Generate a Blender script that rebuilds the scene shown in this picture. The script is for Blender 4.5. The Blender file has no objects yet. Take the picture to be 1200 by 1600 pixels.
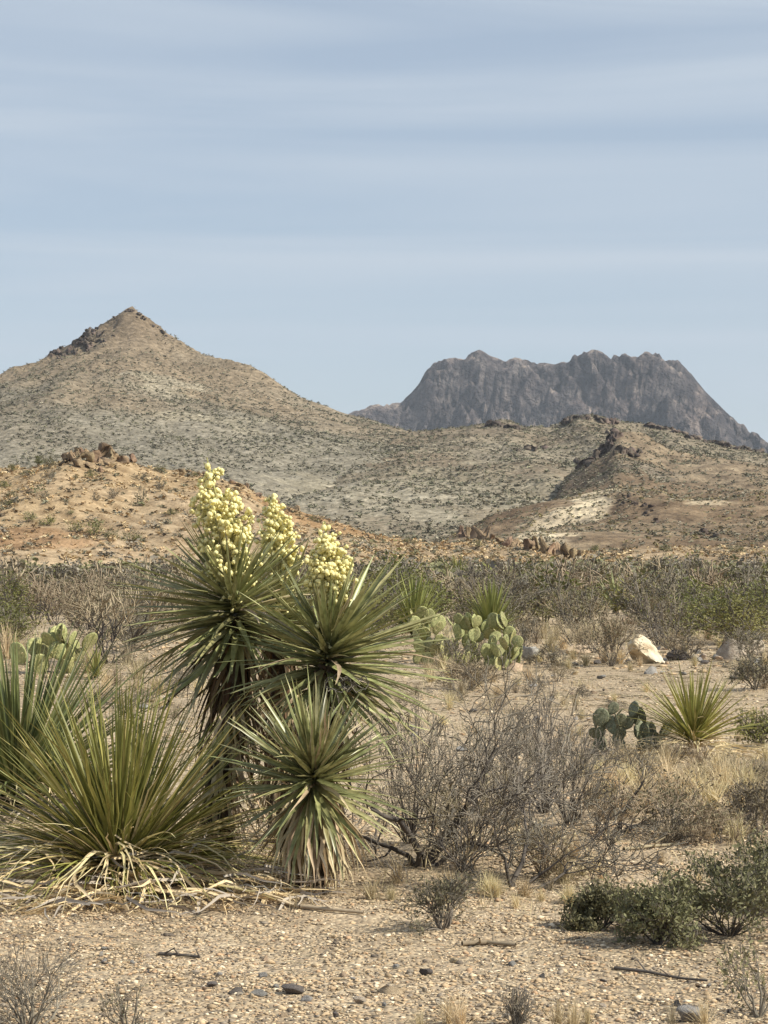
import bpy, math, random
import numpy as np
from mathutils import Vector, Matrix

random.seed(11)
RNG = np.random.default_rng(11)
SC = bpy.context.scene
COL = SC.collection
PI = math.pi

# ------------------------------------------------------------------ camera, sky, sun, exposure
FPX, EYE, HOR, CX = 3422.0, 1.6, 865.0, 600.0        # focal length / horizon in pixels of the 1200 x 1600 photograph
cam_d = bpy.data.cameras.new('camera')
cam = bpy.data.objects.new('camera', cam_d); COL.objects.link(cam)
cam.location = (0, 0, EYE); cam.rotation_euler = (PI / 2, 0, 0)
cam_d.sensor_fit = 'VERTICAL'; cam_d.sensor_height = 36.0
cam_d.lens = 36.0 * FPX / 1600.0
cam_d.shift_y = (HOR - 800.0) / 1600.0
cam_d.clip_start = 0.1; cam_d.clip_end = 30000
SC.camera = cam

SUN_EL, SUN_AZ = math.radians(41), math.radians(109)   # azimuth clockwise from +Y (the viewing direction)
SUN_DIR = Vector((math.cos(SUN_EL) * math.sin(SUN_AZ), math.cos(SUN_EL) * math.cos(SUN_AZ), math.sin(SUN_EL)))
world = bpy.data.worlds.new('World'); SC.world = world; world.use_nodes = True
nt = world.node_tree; nt.nodes.clear()
w_out = nt.nodes.new('ShaderNodeOutputWorld'); w_bg = nt.nodes.new('ShaderNodeBackground')
w_sky = nt.nodes.new('ShaderNodeTexSky'); w_sky.sky_type = 'NISHITA'; w_sky.sun_disc = False
w_sky.sun_elevation = SUN_EL; w_sky.sun_rotation = SUN_AZ
w_sky.altitude = 800; w_sky.air_density = 1.0; w_sky.dust_density = 1.2; w_sky.ozone_density = 1.5
w_bg.inputs['Strength'].default_value = 0.092
# thin high cirrus: pale veil drifting in long streaks
tc = nt.nodes.new('ShaderNodeTexCoord'); mp = nt.nodes.new('ShaderNodeMapping')
mp.inputs['Scale'].default_value = (1.3, 1.3, 20.0); mp.inputs['Rotation'].default_value = (0, math.radians(5), 0)
nz = nt.nodes.new('ShaderNodeTexNoise'); nz.inputs['Scale'].default_value = 1.5; nz.inputs['Detail'].default_value = 7; nz.inputs['Distortion'].default_value = 0.6
nz.inputs['Roughness'].default_value = 0.5
rp = nt.nodes.new('ShaderNodeMapRange'); rp.inputs['From Min'].default_value = 0.34; rp.inputs['From Max'].default_value = 0.72
rp.inputs['To Min'].default_value = 0.5; rp.inputs['To Max'].default_value = 1.0
mx = nt.nodes.new('ShaderNodeMix'); mx.data_type = 'RGBA'
mx.inputs['B'].default_value = (5.0, 5.7, 6.5, 1)
nt.links.new(tc.outputs['Generated'], mp.inputs['Vector']); nt.links.new(mp.outputs[0], nz.inputs['Vector'])
nt.links.new(nz.outputs['Fac'], rp.inputs['Value']); nt.links.new(rp.outputs[0], mx.inputs['Factor'])
nt.links.new(w_sky.outputs[0], mx.inputs['A']); nt.links.new(mx.outputs['Result'], w_bg.inputs['Color'])
nt.links.new(w_bg.outputs[0], w_out.inputs['Surface'])

sun_d = bpy.data.lights.new('sun', 'SUN'); sun_d.energy = 5.0; sun_d.angle = math.radians(0.5); sun_d.color = (1.0, 0.945, 0.80)
sun = bpy.data.objects.new('sun', sun_d); COL.objects.link(sun)
sun.rotation_euler = SUN_DIR.to_track_quat('Z', 'Y').to_euler()
SC.view_settings.view_transform = 'Standard'; SC.view_settings.look = 'None'
SC.view_settings.exposure = 0.32; SC.view_settings.gamma = 1.0; SC.view_settings.use_curve_mapping = False
SC.render.engine = 'CYCLES'
SC.cycles.max_bounces = 6; SC.cycles.transparent_max_bounces = 4; SC.cycles.volume_bounces = 0

# ------------------------------------------------------------------ noise and ground height
def _hash(ix, iy, s):
    h = (ix.astype(np.int64) * 374761393 + iy.astype(np.int64) * 668265263 + s * 974634777) & 0xFFFFFFFF
    h = ((h ^ (h >> 13)) * 1274126177) & 0xFFFFFFFF
    return ((h ^ (h >> 16)) & 0xFFFF) / 32767.5 - 1.0
def vn(x, y, s=0):
    x = np.asarray(x, float); y = np.asarray(y, float)
    x, y = np.broadcast_arrays(x, y)
    ix = np.floor(x); iy = np.floor(y); fx = x - ix; fy = y - iy
    ix = ix.astype(np.int64); iy = iy.astype(np.int64)
    u = fx * fx * fx * (fx * (fx * 6 - 15) + 10); v = fy * fy * fy * (fy * (fy * 6 - 15) + 10)
    a, b, c, d = _hash(ix, iy, s), _hash(ix + 1, iy, s), _hash(ix, iy + 1, s), _hash(ix + 1, iy + 1, s)
    return a + (b - a) * u + (c - a) * v + (a - b - c + d) * u * v
def fbm(x, y, o=4, s=0, g=0.5, l=2.03):
    r, a = 0, 1.0
    for i in range(o):
        r = r + a * vn(x, y, s + i * 17); a *= g; x = x * l + 3.7; y = y * l - 1.9
    return r
def ridged(x, y, o=4, s=0, g=0.5, l=2.1):
    r, a = 0, 1.0
    for i in range(o):
        r = r + a * (1 - 2 * np.abs(vn(x, y, s + i * 31))); a *= g; x = x * l + 1.3; y = y * l + 5.1
    return r

def gz(x, y):
    """height of the desert floor"""
    x = np.asarray(x, float); y = np.asarray(y, float)
    d = np.hypot(x, y)
    k = np.clip(d / 60, 0.25, 1) * np.clip(4 - d / 400, 0, 1)
    return (0.045 * fbm(x / 2.3, y / 2.3, 2, 5) * np.clip(d / 14, 0.5, 1) + 0.012 * fbm(x / 0.45, y / 0.45, 2, 9) * (d < 60) + 0.09 * k * fbm(x / 14, y / 14, 2, 21)
            - 0.0 * d)
def gz1(x, y): return float(gz(x, y))

def prof(pts, Y):
    """skyline points (photo px) at distance Y -> height over X"""
    px = np.array([p[0] for p in pts], float); py = np.array([p[1] for p in pts], float)
    X = (px - CX) / FPX * Y; Z = EYE - (py - HOR) / FPX * Y
    def f(x, X=X, Z=Z): return np.interp(x, X, Z)
    return f
def smooth(t): t = np.clip(t, 0, 1); return t * t * (3 - 2 * t)

# cone hill (Y 1100) with its long saddle to the east
_cp = prof([(-700, 865), (-400, 800), (-200, 668), (-90, 640), (0, 608), (45, 583), (80, 561), (100, 548), (115, 532), (133, 520), (140, 513), (160, 498), (182, 482), (195, 479), (208, 482),
            (228, 493), (245, 507), (260, 517), (290, 539), (340, 564), (400, 581), (450, 602), (500, 637), (550, 661), (640, 690), (760, 710), (900, 730), (1100, 800), (1300, 865)], 1100)
CONEX = (195 - CX) / FPX * 1100
def h_cone(x, y):
    wx = x + 9 * fbm(x / 70, y / 70, 3, 3)
    dy = y - 1100
    dyf = np.where(dy < 0, -dy * 0.62, dy * 0.8)
    r = np.hypot(wx - CONEX, dyf)
    ang = np.arctan2(dyf * 1.0, wx - CONEX)            # 0 right, pi left
    wL = smooth((ang / PI - 0.15) / 0.7)
    hR = _cp(CONEX + r); hL = _cp(CONEX - r)
    h = hR * (1 - wL) + hL * wL
    # saddle ridge: keep the eastern shoulder high on its crest, let the front fall away
    k = smooth(r / 200)
    fall = np.where(dy < 0, smooth(1 - (-dy) / 640), smooth(1 - dy / 700))
    h = h * (1 - k) + k * (h * 0.45 + 0.55 * _cp(wx) * fall)
    h = h * np.where(dy < 0, np.clip((y - 420) / 300, 0, 1) ** 0.8, 1)
    g = np.clip(h / 25, 0, 1)
    gul = fbm(ang * 9 + 0.01 * r, r / 130, 3, 40)
    h = h + g * (2.2 * gul * np.clip(r / 60, 0, 1) + 1.0 * fbm(x / 22, y / 22, 3, 8))
    rock = smooth((r < 75) * (0.35 + 0.9 * ((ang > 1.9) & (r > 12)) + 0.5 * (ang < 0.9)) * (1 - r / 85))
    h = h + rock * 2.6 * (ridged(x / 9 + y / 40, y / 14, 3, 77) - 0.4)
    return h - 1.0
_ridge = prof([(380, 865), (500, 700), (560, 670), (600, 668), (640, 668), (700, 664), (760, 658), (775, 652), (800, 654), (815, 662), (850, 664), (876, 654), (890, 644), (930, 640), (958, 650), (975, 657),
               (1000, 659), (1020, 656), (1045, 662), (1070, 672), (1110, 684), (1150, 694), (1200, 706), (1300, 735), (1500, 780), (1700, 865)], 950)
def h_ridge(x, y):
    dy = y - 950 - 10 * fbm(x / 90, y / 90, 2, 12)
    f = np.where(dy < 0, np.clip(1 + dy / 520, 0, 1) ** 1.25, np.clip(1 - dy / 500, 0, 1))
    h = _ridge(x) * f
    g = np.clip(h / 20, 0, 1)
    return h + g * (3.0 * fbm(x / 60, y / 90, 4, 14) * smooth(-dy / 40) + 0.8 * ridged(x / 15, y / 25, 3, 15) - 0.5) - 1
_spur = prof([(780, 880), (860, 790), (885, 738), (905, 722), (925, 702), (945, 690), (957, 672), (964, 667), (975, 669), (1000, 673), (1020, 684), (1040, 695), (1070, 701), (1120, 708), (1200, 722), (1300, 735), (1500, 800), (1700, 880)], 690)
def h_spur(x, y):
    dy = y - 690 - 6 * fbm(x / 40, y / 40, 2, 22)
    xs = x - dy * 0.10
    f = np.where(dy < 0, np.clip(1 + dy / 300, 0, 1) ** 1.2, np.clip(1 - dy / 160, 0, 1))
    h = _spur(xs) * f
    g = np.clip(h / 15, 0, 1)
    return h + g * (2.4 * fbm(x / 38, y / 60, 4, 24) * smooth(-dy / 30) + 0.7 * ridged(x / 8, y / 14, 3, 25) - 0.4) - 1
_brown = prof([(600, 880), (680, 848), (730, 826), (780, 803), (830, 786), (870, 775), (905, 768), (940, 760), (965, 755), (1000, 756), (1050, 766), (1100, 764), (1150, 757), (1200, 765), (1300, 770), (1500, 820), (1700, 880)], 480)
def h_brown(x, y):
    dy = y - 480 - 6 * fbm(x / 35, y / 35, 2, 32)
    f = np.where(dy < 0, np.clip(1 + dy / 190, 0, 1) ** 1.1, np.clip(1 - dy / 120, 0, 1))
    h = _brown(x - dy * 0.08) * f
    g = np.clip(h / 8, 0, 1)
    return h + g * (1.7 * fbm(x / 26, y / 40, 4, 34) * smooth(-dy / 25) + 0.35 * ridged(x / 6, y / 10, 3, 35) - 0.2) - 0.8
_tan = prof([(-900, 760), (-400, 690), (-150, 712), (0, 724), (60, 724), (100, 714), (130, 703), (195, 706), (225, 722), (300, 731), (380, 752), (450, 788), (530, 812), (600, 832), (680, 846), (740, 838), (800, 842),
             (860, 850), (920, 856), (1000, 852), (1100, 850), (1200, 848), (1400, 852), (1700, 866)], 265)
def h_tan(x, y):
    dy = y - 265 - 3 * fbm(x / 18, y / 18, 2, 42)
    f = np.where(dy < 0, np.clip(1 + dy / 75, 0, 1) ** 0.95, np.clip(1 - dy / 60, 0, 1))
    h = _tan(x) * f
    g = np.clip(h / 3, 0, 1)
    return h + g * (0.55 * fbm(x / 9, y / 12, 3, 44) * smooth(-dy / 12) + 0.28 * fbm(x / 2.6, y / 2.6, 3, 45)) - 0.5
_mt = prof([(380, 880), (500, 700), (530, 655), (552, 643), (575, 632), (600, 631), (625, 628), (642, 614), (652, 602), (660, 588), (668, 575), (680, 563), (700, 559), (720, 557), (736, 551), (745, 544), (754, 547),
            (766, 555), (790, 563), (805, 558), (830, 563), (868, 569), (884, 563), (897, 552), (915, 547), (932, 546), (945, 552), (965, 556), (982, 550), (1005, 549), (1032, 550), (1042, 560), (1058, 563),
            (1075, 580), (1086, 594), (1100, 612), (1122, 634), (1140, 652), (1160, 661), (1185, 681), (1200, 693), (1260, 720), (1400, 790), (1600, 880)], 4000)
def h_mount(x, y):
    dy = y - 4000 - 30 * fbm(x / 260, y / 260, 2, 52)
    t = np.clip(-dy / 900, 0, 1)
    cliff = 1 - 0.30 * smooth(t / 0.16) - 0.70 * np.clip((t - 0.05) / 0.95, 0, 1) ** 0.8
    f = np.where(dy < 0, cliff, np.clip(1 - dy / 700, 0, 1))
    h = _mt(x) * f
    g = np.clip(h / 90, 0, 1)
    drop = np.clip(_mt(x) - h, 0, 400); sx = x - 1.1 * drop + 0.12 * dy; qx = x + 0.8 * drop
    rib = ridged(sx / 75 + 0.5 * fbm(x / 160, y / 160, 3, 9), y / 330, 5, 54, 0.6)
    wv = smooth(t / 0.04)
    det = 40 * (rib - 0.85) * wv * (0.5 + 0.5 * smooth(1.4 - t * 1.2)) + 22 * (ridged(sx / 38, y / 90, 5, 57, 0.65) - 0.4) * (0.2 + 0.8 * wv) + 13 * (ridged(qx / 55, y / 120, 4, 157, 0.6) - 0.5) * wv + 6 * fbm(x / 14, y / 14, 3, 59, 0.6) * (0.4 + 0.6 * wv)
    det = np.where(t < 0.12, np.minimum(det + 6 * (ridged(sx / 17 + 0.4 * fbm(x / 40, y / 40, 2, 91), y / 40, 3, 257) - 0.5), 4 + 110 * t), det)
    return h + g * det - 3 - 6 * smooth(t / 0.03)
HILLS = {'cone': h_cone, 'ridge': h_ridge, 'spur': h_spur, 'brown': h_brown, 'tan': h_tan}
def hit(px, py, d0=8, d1=1500, which=None):
    """where the sight line through a photo pixel meets the land"""
    D = np.geomspace(d0, d1, 3000); X = (px - CX) / FPX * D; Z = EYE - (py - HOR) / FPX * D
    H = gz(X, D)
    for k, f in HILLS.items():
        if which is None or k in which: H = np.maximum(H, f(X, D))
    i = np.argmax(H >= Z)
    if not (H >= Z)[i]: return None
    return float(X[i]), float(D[i]), float(H[i])
def gp(px, py):
    """point of the desert floor under a photo pixel"""
    D = FPX * EYE / (py - HOR)
    for _ in range(4):
        x = (px - CX) / FPX * D
        D = FPX * (EYE - gz1(x, D)) / (py - HOR)
    x = (px - CX) / FPX * D
    return Vector((x, D, gz1(x, D)))
def ap(px, py, D):
    return Vector(((px - CX) / FPX * D, D, EYE - (py - HOR) / FPX * D))

# ------------------------------------------------------------------ mesh and object helpers
def mesh_np(name, V, F, mat=None, tint=None, smooth_=False):
    V = np.asarray(V, np.float32); F = np.asarray(F, np.int32)
    m = bpy.data.meshes.new(name)
    n, k = F.shape
    m.vertices.add(len(V)); m.vertices.foreach_set('co', V.ravel())
    m.loops.add(n * k); m.loops.foreach_set('vertex_index', F.ravel())
    m.polygons.add(n); m.polygons.foreach_set('loop_start', np.arange(0, n * k, k, dtype=np.int32))
    m.polygons.foreach_set('loop_total', np.full(n, k, np.int32))
    if smooth_: m.polygons.foreach_set('use_smooth', np.ones(n, bool))
    if tint is not None:
        a = m.color_attributes.new('tint', 'FLOAT_COLOR', 'POINT')
        c = np.ones((len(V), 4), np.float32); c[:, :3] = tint
        a.data.foreach_set('color', c.ravel())
    m.update(calc_edges=True)
    if mat: m.materials.append(mat)
    return m
def add(name, mesh, parent=None, M=None, **props):
    o = bpy.data.objects.new(name, mesh); COL.objects.link(o)
    if parent is not None: o.parent = parent
    if M is not None: o.matrix_basis = M
    for k, v in props.items(): o[k] = v
    return o
def thing(name, label, cat, loc, rz=0.0, group=None, mesh=None):
    o = bpy.data.objects.new(name, mesh); COL.objects.link(o)
    o.location = loc; o.rotation_euler = (0, 0, rz)
    o['label'] = label; o['category'] = cat
    if group: o['group'] = group
    return o
def local(root, M):
    return Matrix.Translation(-Vector(root.location)) @ M
def frame(pos, d, up, s=1.0):
    """matrix with +Y along d and +Z towards up"""
    d = Vector(d).normalized(); z = Vector(up) - d * d.dot(Vector(up))
    if z.length < 1e-4: z = Vector((1, 0, 0)) - d * d.x
    z.normalize(); x = d.cross(z)
    if isinstance(s, (int, float)): s = (s, s, s)
    M = Matrix(((x.x * s[0], d.x * s[1], z.x * s[2], pos[0]), (x.y * s[0], d.y * s[1], z.y * s[2], pos[1]), (x.z * s[0], d.z * s[1], z.z * s[2], pos[2]), (0, 0, 0, 1)))
    return M
def grid_mesh(name, xs, ys, hf, mat, tintf=None):
    X, Y = np.meshgrid(xs, ys)
    Z = hf(X, Y); V = np.stack([X, Y, Z], -1).reshape(-1, 3)
    nx, ny = len(xs), len(ys)
    i = (np.arange(ny - 1)[:, None] * nx + np.arange(nx - 1)[None]).ravel()
    F = np.stack([i, i + 1, i + nx + 1, i + nx], 1)
    return mesh_np(name, V, F, mat, None if tintf is None else tintf(X, Y, Z).reshape(-1, 3), True)
def segs_mesh(S, sides=3):
    """S: rows p0(3) p1(3) r0 r1 -> tapered twigs"""
    S = np.asarray(S, float); p0, p1, r0, r1 = S[:, 0:3], S[:, 3:6], S[:, 6], S[:, 7]
    d = p1 - p0; L = np.linalg.norm(d, axis=1, keepdims=True); d = d / np.maximum(L, 1e-9)
    a = np.where(np.abs(d[:, 2:3]) < 0.9, [[0, 0, 1.0]], [[1.0, 0, 0]])
    u = np.cross(d, a); u /= np.linalg.norm(u, axis=1, keepdims=True); v = np.cross(d, u)
    V = []
    for p, r in ((p0, r0), (p1, r1)):
        for k in range(sides):
            t = 2 * PI * k / sides
            V.append(p + r[:, None] * (math.cos(t) * u + math.sin(t) * v))
    V = np.stack(V, 1); n = len(S); b = (np.arange(n) * 2 * sides)[:, None]
    F = np.concatenate([b + np.array([[k, (k + 1) % sides, sides + (k + 1) % sides, sides + k]]) for k in range(sides)], 0)
    return V.reshape(-1, 3), F
def leaves_mesh(P, D, size, wid=0.4, rng=RNG):
    """small pointed leaves: quads at P along D"""
    n = len(P); D = D / np.maximum(np.linalg.norm(D, axis=1, keepdims=True), 1e-9)
    a = rng.normal(size=(n, 3)); u = np.cross(D, a); u /= np.maximum(np.linalg.norm(u, axis=1, keepdims=True), 1e-9)
    s = np.asarray(size).reshape(-1, 1) * np.ones((n, 1))
    V = np.stack([P, P + D * s * 0.5 + u * s * wid * 0.5, P + D * s, P + D * s * 0.5 - u * s * wid * 0.5], 1)
    F = np.arange(4 * n).reshape(n, 4)
    return V.reshape(-1, 3), F
def join(parts):
    V, F, o = [], [], 0
    for v, f in parts:
        V.append(v); F.append(f + o); o += len(v)
    return np.concatenate(V), np.concatenate(F)
def scatter(pv, pf, pos, rot, scl, tint=None):
    """merge many turned and scaled copies of one small mesh (for stuff only)"""
    n = len(pos); c, s = np.cos(rot), np.sin(rot)
    scl = np.asarray(scl, float)
    if scl.ndim == 1: scl = np.stack([scl] * 3, 1)
    v = pv[None] * scl[:, None, :]
    x = v[..., 0] * c[:, None] - v[..., 1] * s[:, None]; y = v[..., 0] * s[:, None] + v[..., 1] * c[:, None]
    V = np.stack([x, y, v[..., 2]], -1) + pos[:, None, :]
    F = pf[None] + (np.arange(n) * len(pv))[:, None, None]
    T = None if tint is None else np.repeat(tint, len(pv), 0)
    return V.reshape(-1, 3), F.reshape(-1, pf.shape[1]), T
def ico(sub=1):
    import bmesh
    bm = bmesh.new(); bmesh.ops.create_icosphere(bm, subdivisions=sub, radius=1)
    V = np.array([v.co[:] for v in bm.verts]); F = np.array([[v.index for v in f.verts] for f in bm.faces]); bm.free()
    return V, F
def rock_vf(sub=2, seed=0, cuts=9, lo=0.30, hi=0.78, rough=0.04):
    r = np.random.default_rng(seed); V, F = ico(sub); V = V.copy()
    for _ in range(cuts):
        n = r.normal(size=3); n /= np.linalg.norm(n); d = r.uniform(lo, hi)
        k = V @ n - d; V = V - np.where(k > 0, k, 0)[:, None] * n
    V = V * (1 + 0.10 * vn(V[:, 0] * 3 + seed, V[:, 1] * 3 + V[:, 2] * 2.3, seed) + 0.05 * vn(V[:, 0] * 8, V[:, 1] * 8 + V[:, 2] * 7, seed + 3))[:, None]
    V += rough * r.normal(size=V.shape) * 0.4
    return V, F

# ------------------------------------------------------------------ materials
def mat(name, c1, c2=None, c3=None, scale=5.0, rough=0.9, bump=0.0, bscale=None, tint=False, rand=0.0, transl=0.0, detail=4, spec=0.2, world_co=False, bdist=0.02):
    m = bpy.data.materials.new(name); m.use_nodes = True; t = m.node_tree; N = t.nodes; L = t.links
    b = N['Principled BSDF']; b.inputs['Roughness'].default_value = rough; b.inputs['Specular IOR Level'].default_value = spec
    co = N.new('ShaderNodeTexCoord'); geo = N.new('ShaderNodeNewGeometry')
    src = geo.outputs['Position'] if world_co else co.outputs['Object']
    nz = N.new('ShaderNodeTexNoise'); nz.inputs['Scale'].default_value = scale; nz.inputs['Detail'].default_value = detail; nz.inputs['Roughness'].default_value = 0.65
    L.new(src, nz.inputs['Vector'])
    cr = N.new('ShaderNodeValToRGB'); L.new(nz.outputs['Fac'], cr.inputs['Fac'])
    cr.color_ramp.elements[0].position = 0.32; cr.color_ramp.elements[1].position = 0.68
    cr.color_ramp.elements[0].color = (*c1, 1); cr.color_ramp.elements[1].color = (*(c2 or c1), 1)
    if c3:
        e = cr.color_ramp.elements.new(0.5); e.color = (*c3, 1)
    out = cr.outputs[0]
    if tint:
        at = N.new('ShaderNodeAttribute'); at.attribute_name = 'tint'
        mm = N.new('ShaderNodeMix'); mm.data_type = 'RGBA'; mm.blend_type = 'MULTIPLY'; mm.inputs['Factor'].default_value = 1
        L.new(out, mm.inputs['A']); L.new(at.outputs['Color'], mm.inputs['B']); out = mm.outputs['Result']
    if rand:
        oi = N.new('ShaderNodeObjectInfo'); hs = N.new('ShaderNodeHueSaturation')
        mr = N.new('ShaderNodeMapRange'); mr.inputs['To Min'].default_value = 1 - rand; mr.inputs['To Max'].default_value = 1 + rand
        mh = N.new('ShaderNodeMapRange'); mh.inputs['To Min'].default_value = 0.5 - rand * 0.06; mh.inputs['To Max'].default_value = 0.5 + rand * 0.06
        wn = N.new('ShaderNodeTexWhiteNoise'); wn.noise_dimensions = '1D'; L.new(oi.outputs['Random'], wn.inputs['W'])
        L.new(oi.outputs['Random'], mr.inputs['Value']); L.new(mr.outputs[0], hs.inputs['Value'])
        L.new(wn.outputs['Value'], mh.inputs['Value']); L.new(mh.outputs[0], hs.inputs['Hue'])
        L.new(out, hs.inputs['Color']); out = hs.outputs[0]
    L.new(out, b.inputs['Base Color'])
    if bump:
        bn = N.new('ShaderNodeTexNoise'); bn.inputs['Scale'].default_value = bscale or scale * 4; bn.inputs['Detail'].default_value = 5
        L.new(src, bn.inputs['Vector'])
        bp = N.new('ShaderNodeBump'); bp.inputs['Strength'].default_value = bump; bp.inputs['Distance'].default_value = bdist
        L.new(bn.outputs['Fac'], bp.inputs['Height']); L.new(bp.outputs[0], b.inputs['Normal'])
    if transl:
        tr = N.new('ShaderNodeBsdfTranslucent'); L.new(out, tr.inputs['Color'])
        ms = N.new('ShaderNodeMixShader'); ms.inputs['Fac'].default_value = transl
        L.new(b.outputs[0], ms.inputs[1]); L.new(tr.outputs[0], ms.inputs[2]); L.new(ms.outputs[0], N['Material Output'].inputs['Surface'])
    return m
M = {}
M['gravel'] = mat('gravel_pebbles', (0.80, 0.78, 0.76), (1.15, 1.12, 1.05), scale=60, tint=True, rough=0.9)
M['yucca_leaf'] = mat('yucca_leaf', (0.115, 0.122, 0.038), (0.44, 0.425, 0.20), scale=4, rand=0.42, rough=0.38, transl=0.14, spec=0.6)
M['yucca_dead'] = mat('yucca_dead_leaf', (0.38, 0.29, 0.17), (0.66, 0.55, 0.36), scale=5, rand=0.35, rough=0.8, transl=0.1)
M['yucca_brown'] = mat('yucca_brown_leaf', (0.09, 0.055, 0.03), (0.20, 0.14, 0.08), scale=5, rand=0.4, rough=0.85)
M['bark'] = mat('trunk_bark', (0.05, 0.037, 0.026), (0.13, 0.10, 0.07), scale=18, bump=0.8, rough=0.95)
M['blossom'] = mat('cream_blossom', (0.93, 0.82, 0.35), (1.0, 0.95, 0.56), scale=20, rand=0.06, rough=0.6, transl=0.22)
M['stalk'] = mat('flower_stalk', (0.30, 0.30, 0.12), (0.42, 0.38, 0.18), scale=10, rough=0.7)
M['sotol'] = mat('long_leaf_green', (0.17, 0.165, 0.036), (0.40, 0.37, 0.12), scale=3, rand=0.35, rough=0.5, transl=0.18, spec=0.4)
M['sotol_yellow'] = mat('yellowing_long_leaf', (0.34, 0.29, 0.10), (0.56, 0.48, 0.22), scale=3, rand=0.3, rough=0.6, transl=0.18)
M['sotol_dark'] = mat('long_leaf_dark_green', (0.075, 0.09, 0.03), (0.20, 0.215, 0.08), scale=3, rand=0.35, rough=0.5, transl=0.18, spec=0.4)
M['straw'] = mat('straw_leaf', (0.52, 0.41, 0.21), (0.80, 0.68, 0.42), scale=4, rand=0.3, rough=0.7, transl=0.2)
M['straw_grey'] = mat('grey_straw_leaf', (0.26, 0.23, 0.19), (0.44, 0.39, 0.31), scale=4, rand=0.3, rough=0.85)
M['cactus'] = mat('cactus_pad', (0.22, 0.225, 0.085), (0.50, 0.46, 0.22), (0.34, 0.34, 0.15), scale=7, rand=0.25, rough=0.6, bump=0.5, bscale=30, spec=0.3)
M['cactus_dark'] = mat('dark_cactus_pad', (0.12, 0.13, 0.08), (0.28, 0.28, 0.19), scale=7, rand=0.25, rough=0.6, bump=0.5, bscale=30)
for k_ in ('cactus', 'cactus_dark'):
    t_ = M[k_].node_tree; b_ = t_.nodes['Principled BSDF']; src_ = b_.inputs['Base Color'].links[0].from_socket
    vo_ = t_.nodes.new('ShaderNodeTexVoronoi'); vo_.inputs['Scale'].default_value = 8.5; vo_.inputs['Randomness'].default_value = 0.35
    co_ = [n_ for n_ in t_.nodes if n_.type == 'TEX_COORD'][0]; t_.links.new(co_.outputs['Object'], vo_.inputs['Vector'])
    mr_ = t_.nodes.new('ShaderNodeMapRange'); mr_.inputs['From Min'].default_value = 0.16; mr_.inputs['From Max'].default_value = 0.26; t_.links.new(vo_.outputs['Distance'], mr_.inputs['Value'])
    mx_ = t_.nodes.new('ShaderNodeMix'); mx_.data_type = 'RGBA'; mx_.inputs['A'].default_value = (0.10, 0.065, 0.035, 1); t_.links.new(mr_.outputs[0], mx_.inputs['Factor']); t_.links.new(src_, mx_.inputs['B']); t_.links.new(mx_.outputs['Result'], b_.inputs['Base Color'])
M['spine'] = mat('cactus_spines', (0.45, 0.38, 0.22), rough=0.8)
M['dark_twig'] = mat('dark_bark_twig', (0.055, 0.047, 0.042), (0.145, 0.125, 0.11), scale=8, rough=0.95)
M['grey_twig'] = mat('grey_twig', (0.12, 0.102, 0.082), (0.265, 0.235, 0.195), scale=6, rand=0.2, rough=0.95)
M['tan_twig'] = mat('tan_twig', (0.24, 0.19, 0.13), (0.40, 0.33, 0.23), scale=6, rand=0.2, rough=0.95)
M['sage'] = mat('sage_leaf', (0.12, 0.115, 0.055), (0.28, 0.26, 0.145), scale=5, rand=0.2, rough=0.7, transl=0.1)
M['olive'] = mat('olive_leaf', (0.105, 0.11, 0.035), (0.235, 0.225, 0.08), scale=1.5, rand=0.3, rough=0.7, transl=0.15)
M['greyleaf'] = mat('grey_brown_leaf', (0.12, 0.105, 0.066), (0.24, 0.205, 0.135), scale=1.5, rand=0.25, rough=0.9, transl=0.1)
M['green'] = mat('fresh_green_leaf', (0.19, 0.20, 0.06), (0.36, 0.36, 0.13), scale=1.5, rand=0.25, rough=0.7, transl=0.15)
M['drygrass'] = mat('dry_grass', (0.45, 0.36, 0.21), (0.70, 0.59, 0.38), scale=6, rand=0.25, rough=0.8, transl=0.2)
M['scrub'] = mat('hill_scrub', (0.75, 0.75, 0.75), (1.2, 1.2, 1.2), scale=0.5, tint=True, rough=0.95)
M['cream_rock'] = mat('cream_rock', (0.46, 0.33, 0.20), (0.76, 0.70, 0.57), (0.66, 0.57, 0.42), scale=3.0, bump=0.8, bscale=12, rough=0.9)
M['grey_rock'] = mat('grey_rock', (0.22, 0.205, 0.19), (0.40, 0.38, 0.36), scale=4, rand=0.25, bump=0.7, bscale=14)
M['tan_rock'] = mat('tan_rock', (0.36, 0.26, 0.17), (0.58, 0.46, 0.32), scale=4, rand=0.25, bump=0.7, bscale=14)
M['pink_rock'] = mat('pink_rock', (0.34, 0.27, 0.21), (0.56, 0.49, 0.40), scale=3, rand=0.2, bump=0.7, bscale=12)
M['dark_rock'] = mat('dark_rock', (0.08, 0.07, 0.065), (0.17, 0.15, 0.14), scale=6, rand=0.25, bump=0.6, bscale=20)
M['outcrop_tan'] = mat('outcrop_tan', (0.12, 0.078, 0.052), (0.36, 0.26, 0.165), scale=0.6, rand=0.25, bump=1, bscale=2.5, bdist=0.2)
M['outcrop_brown'] = mat('outcrop_brown', (0.05, 0.041, 0.036), (0.17, 0.13, 0.105), scale=0.3, rand=0.3, bump=1, bscale=1.5, bdist=0.4)

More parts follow.
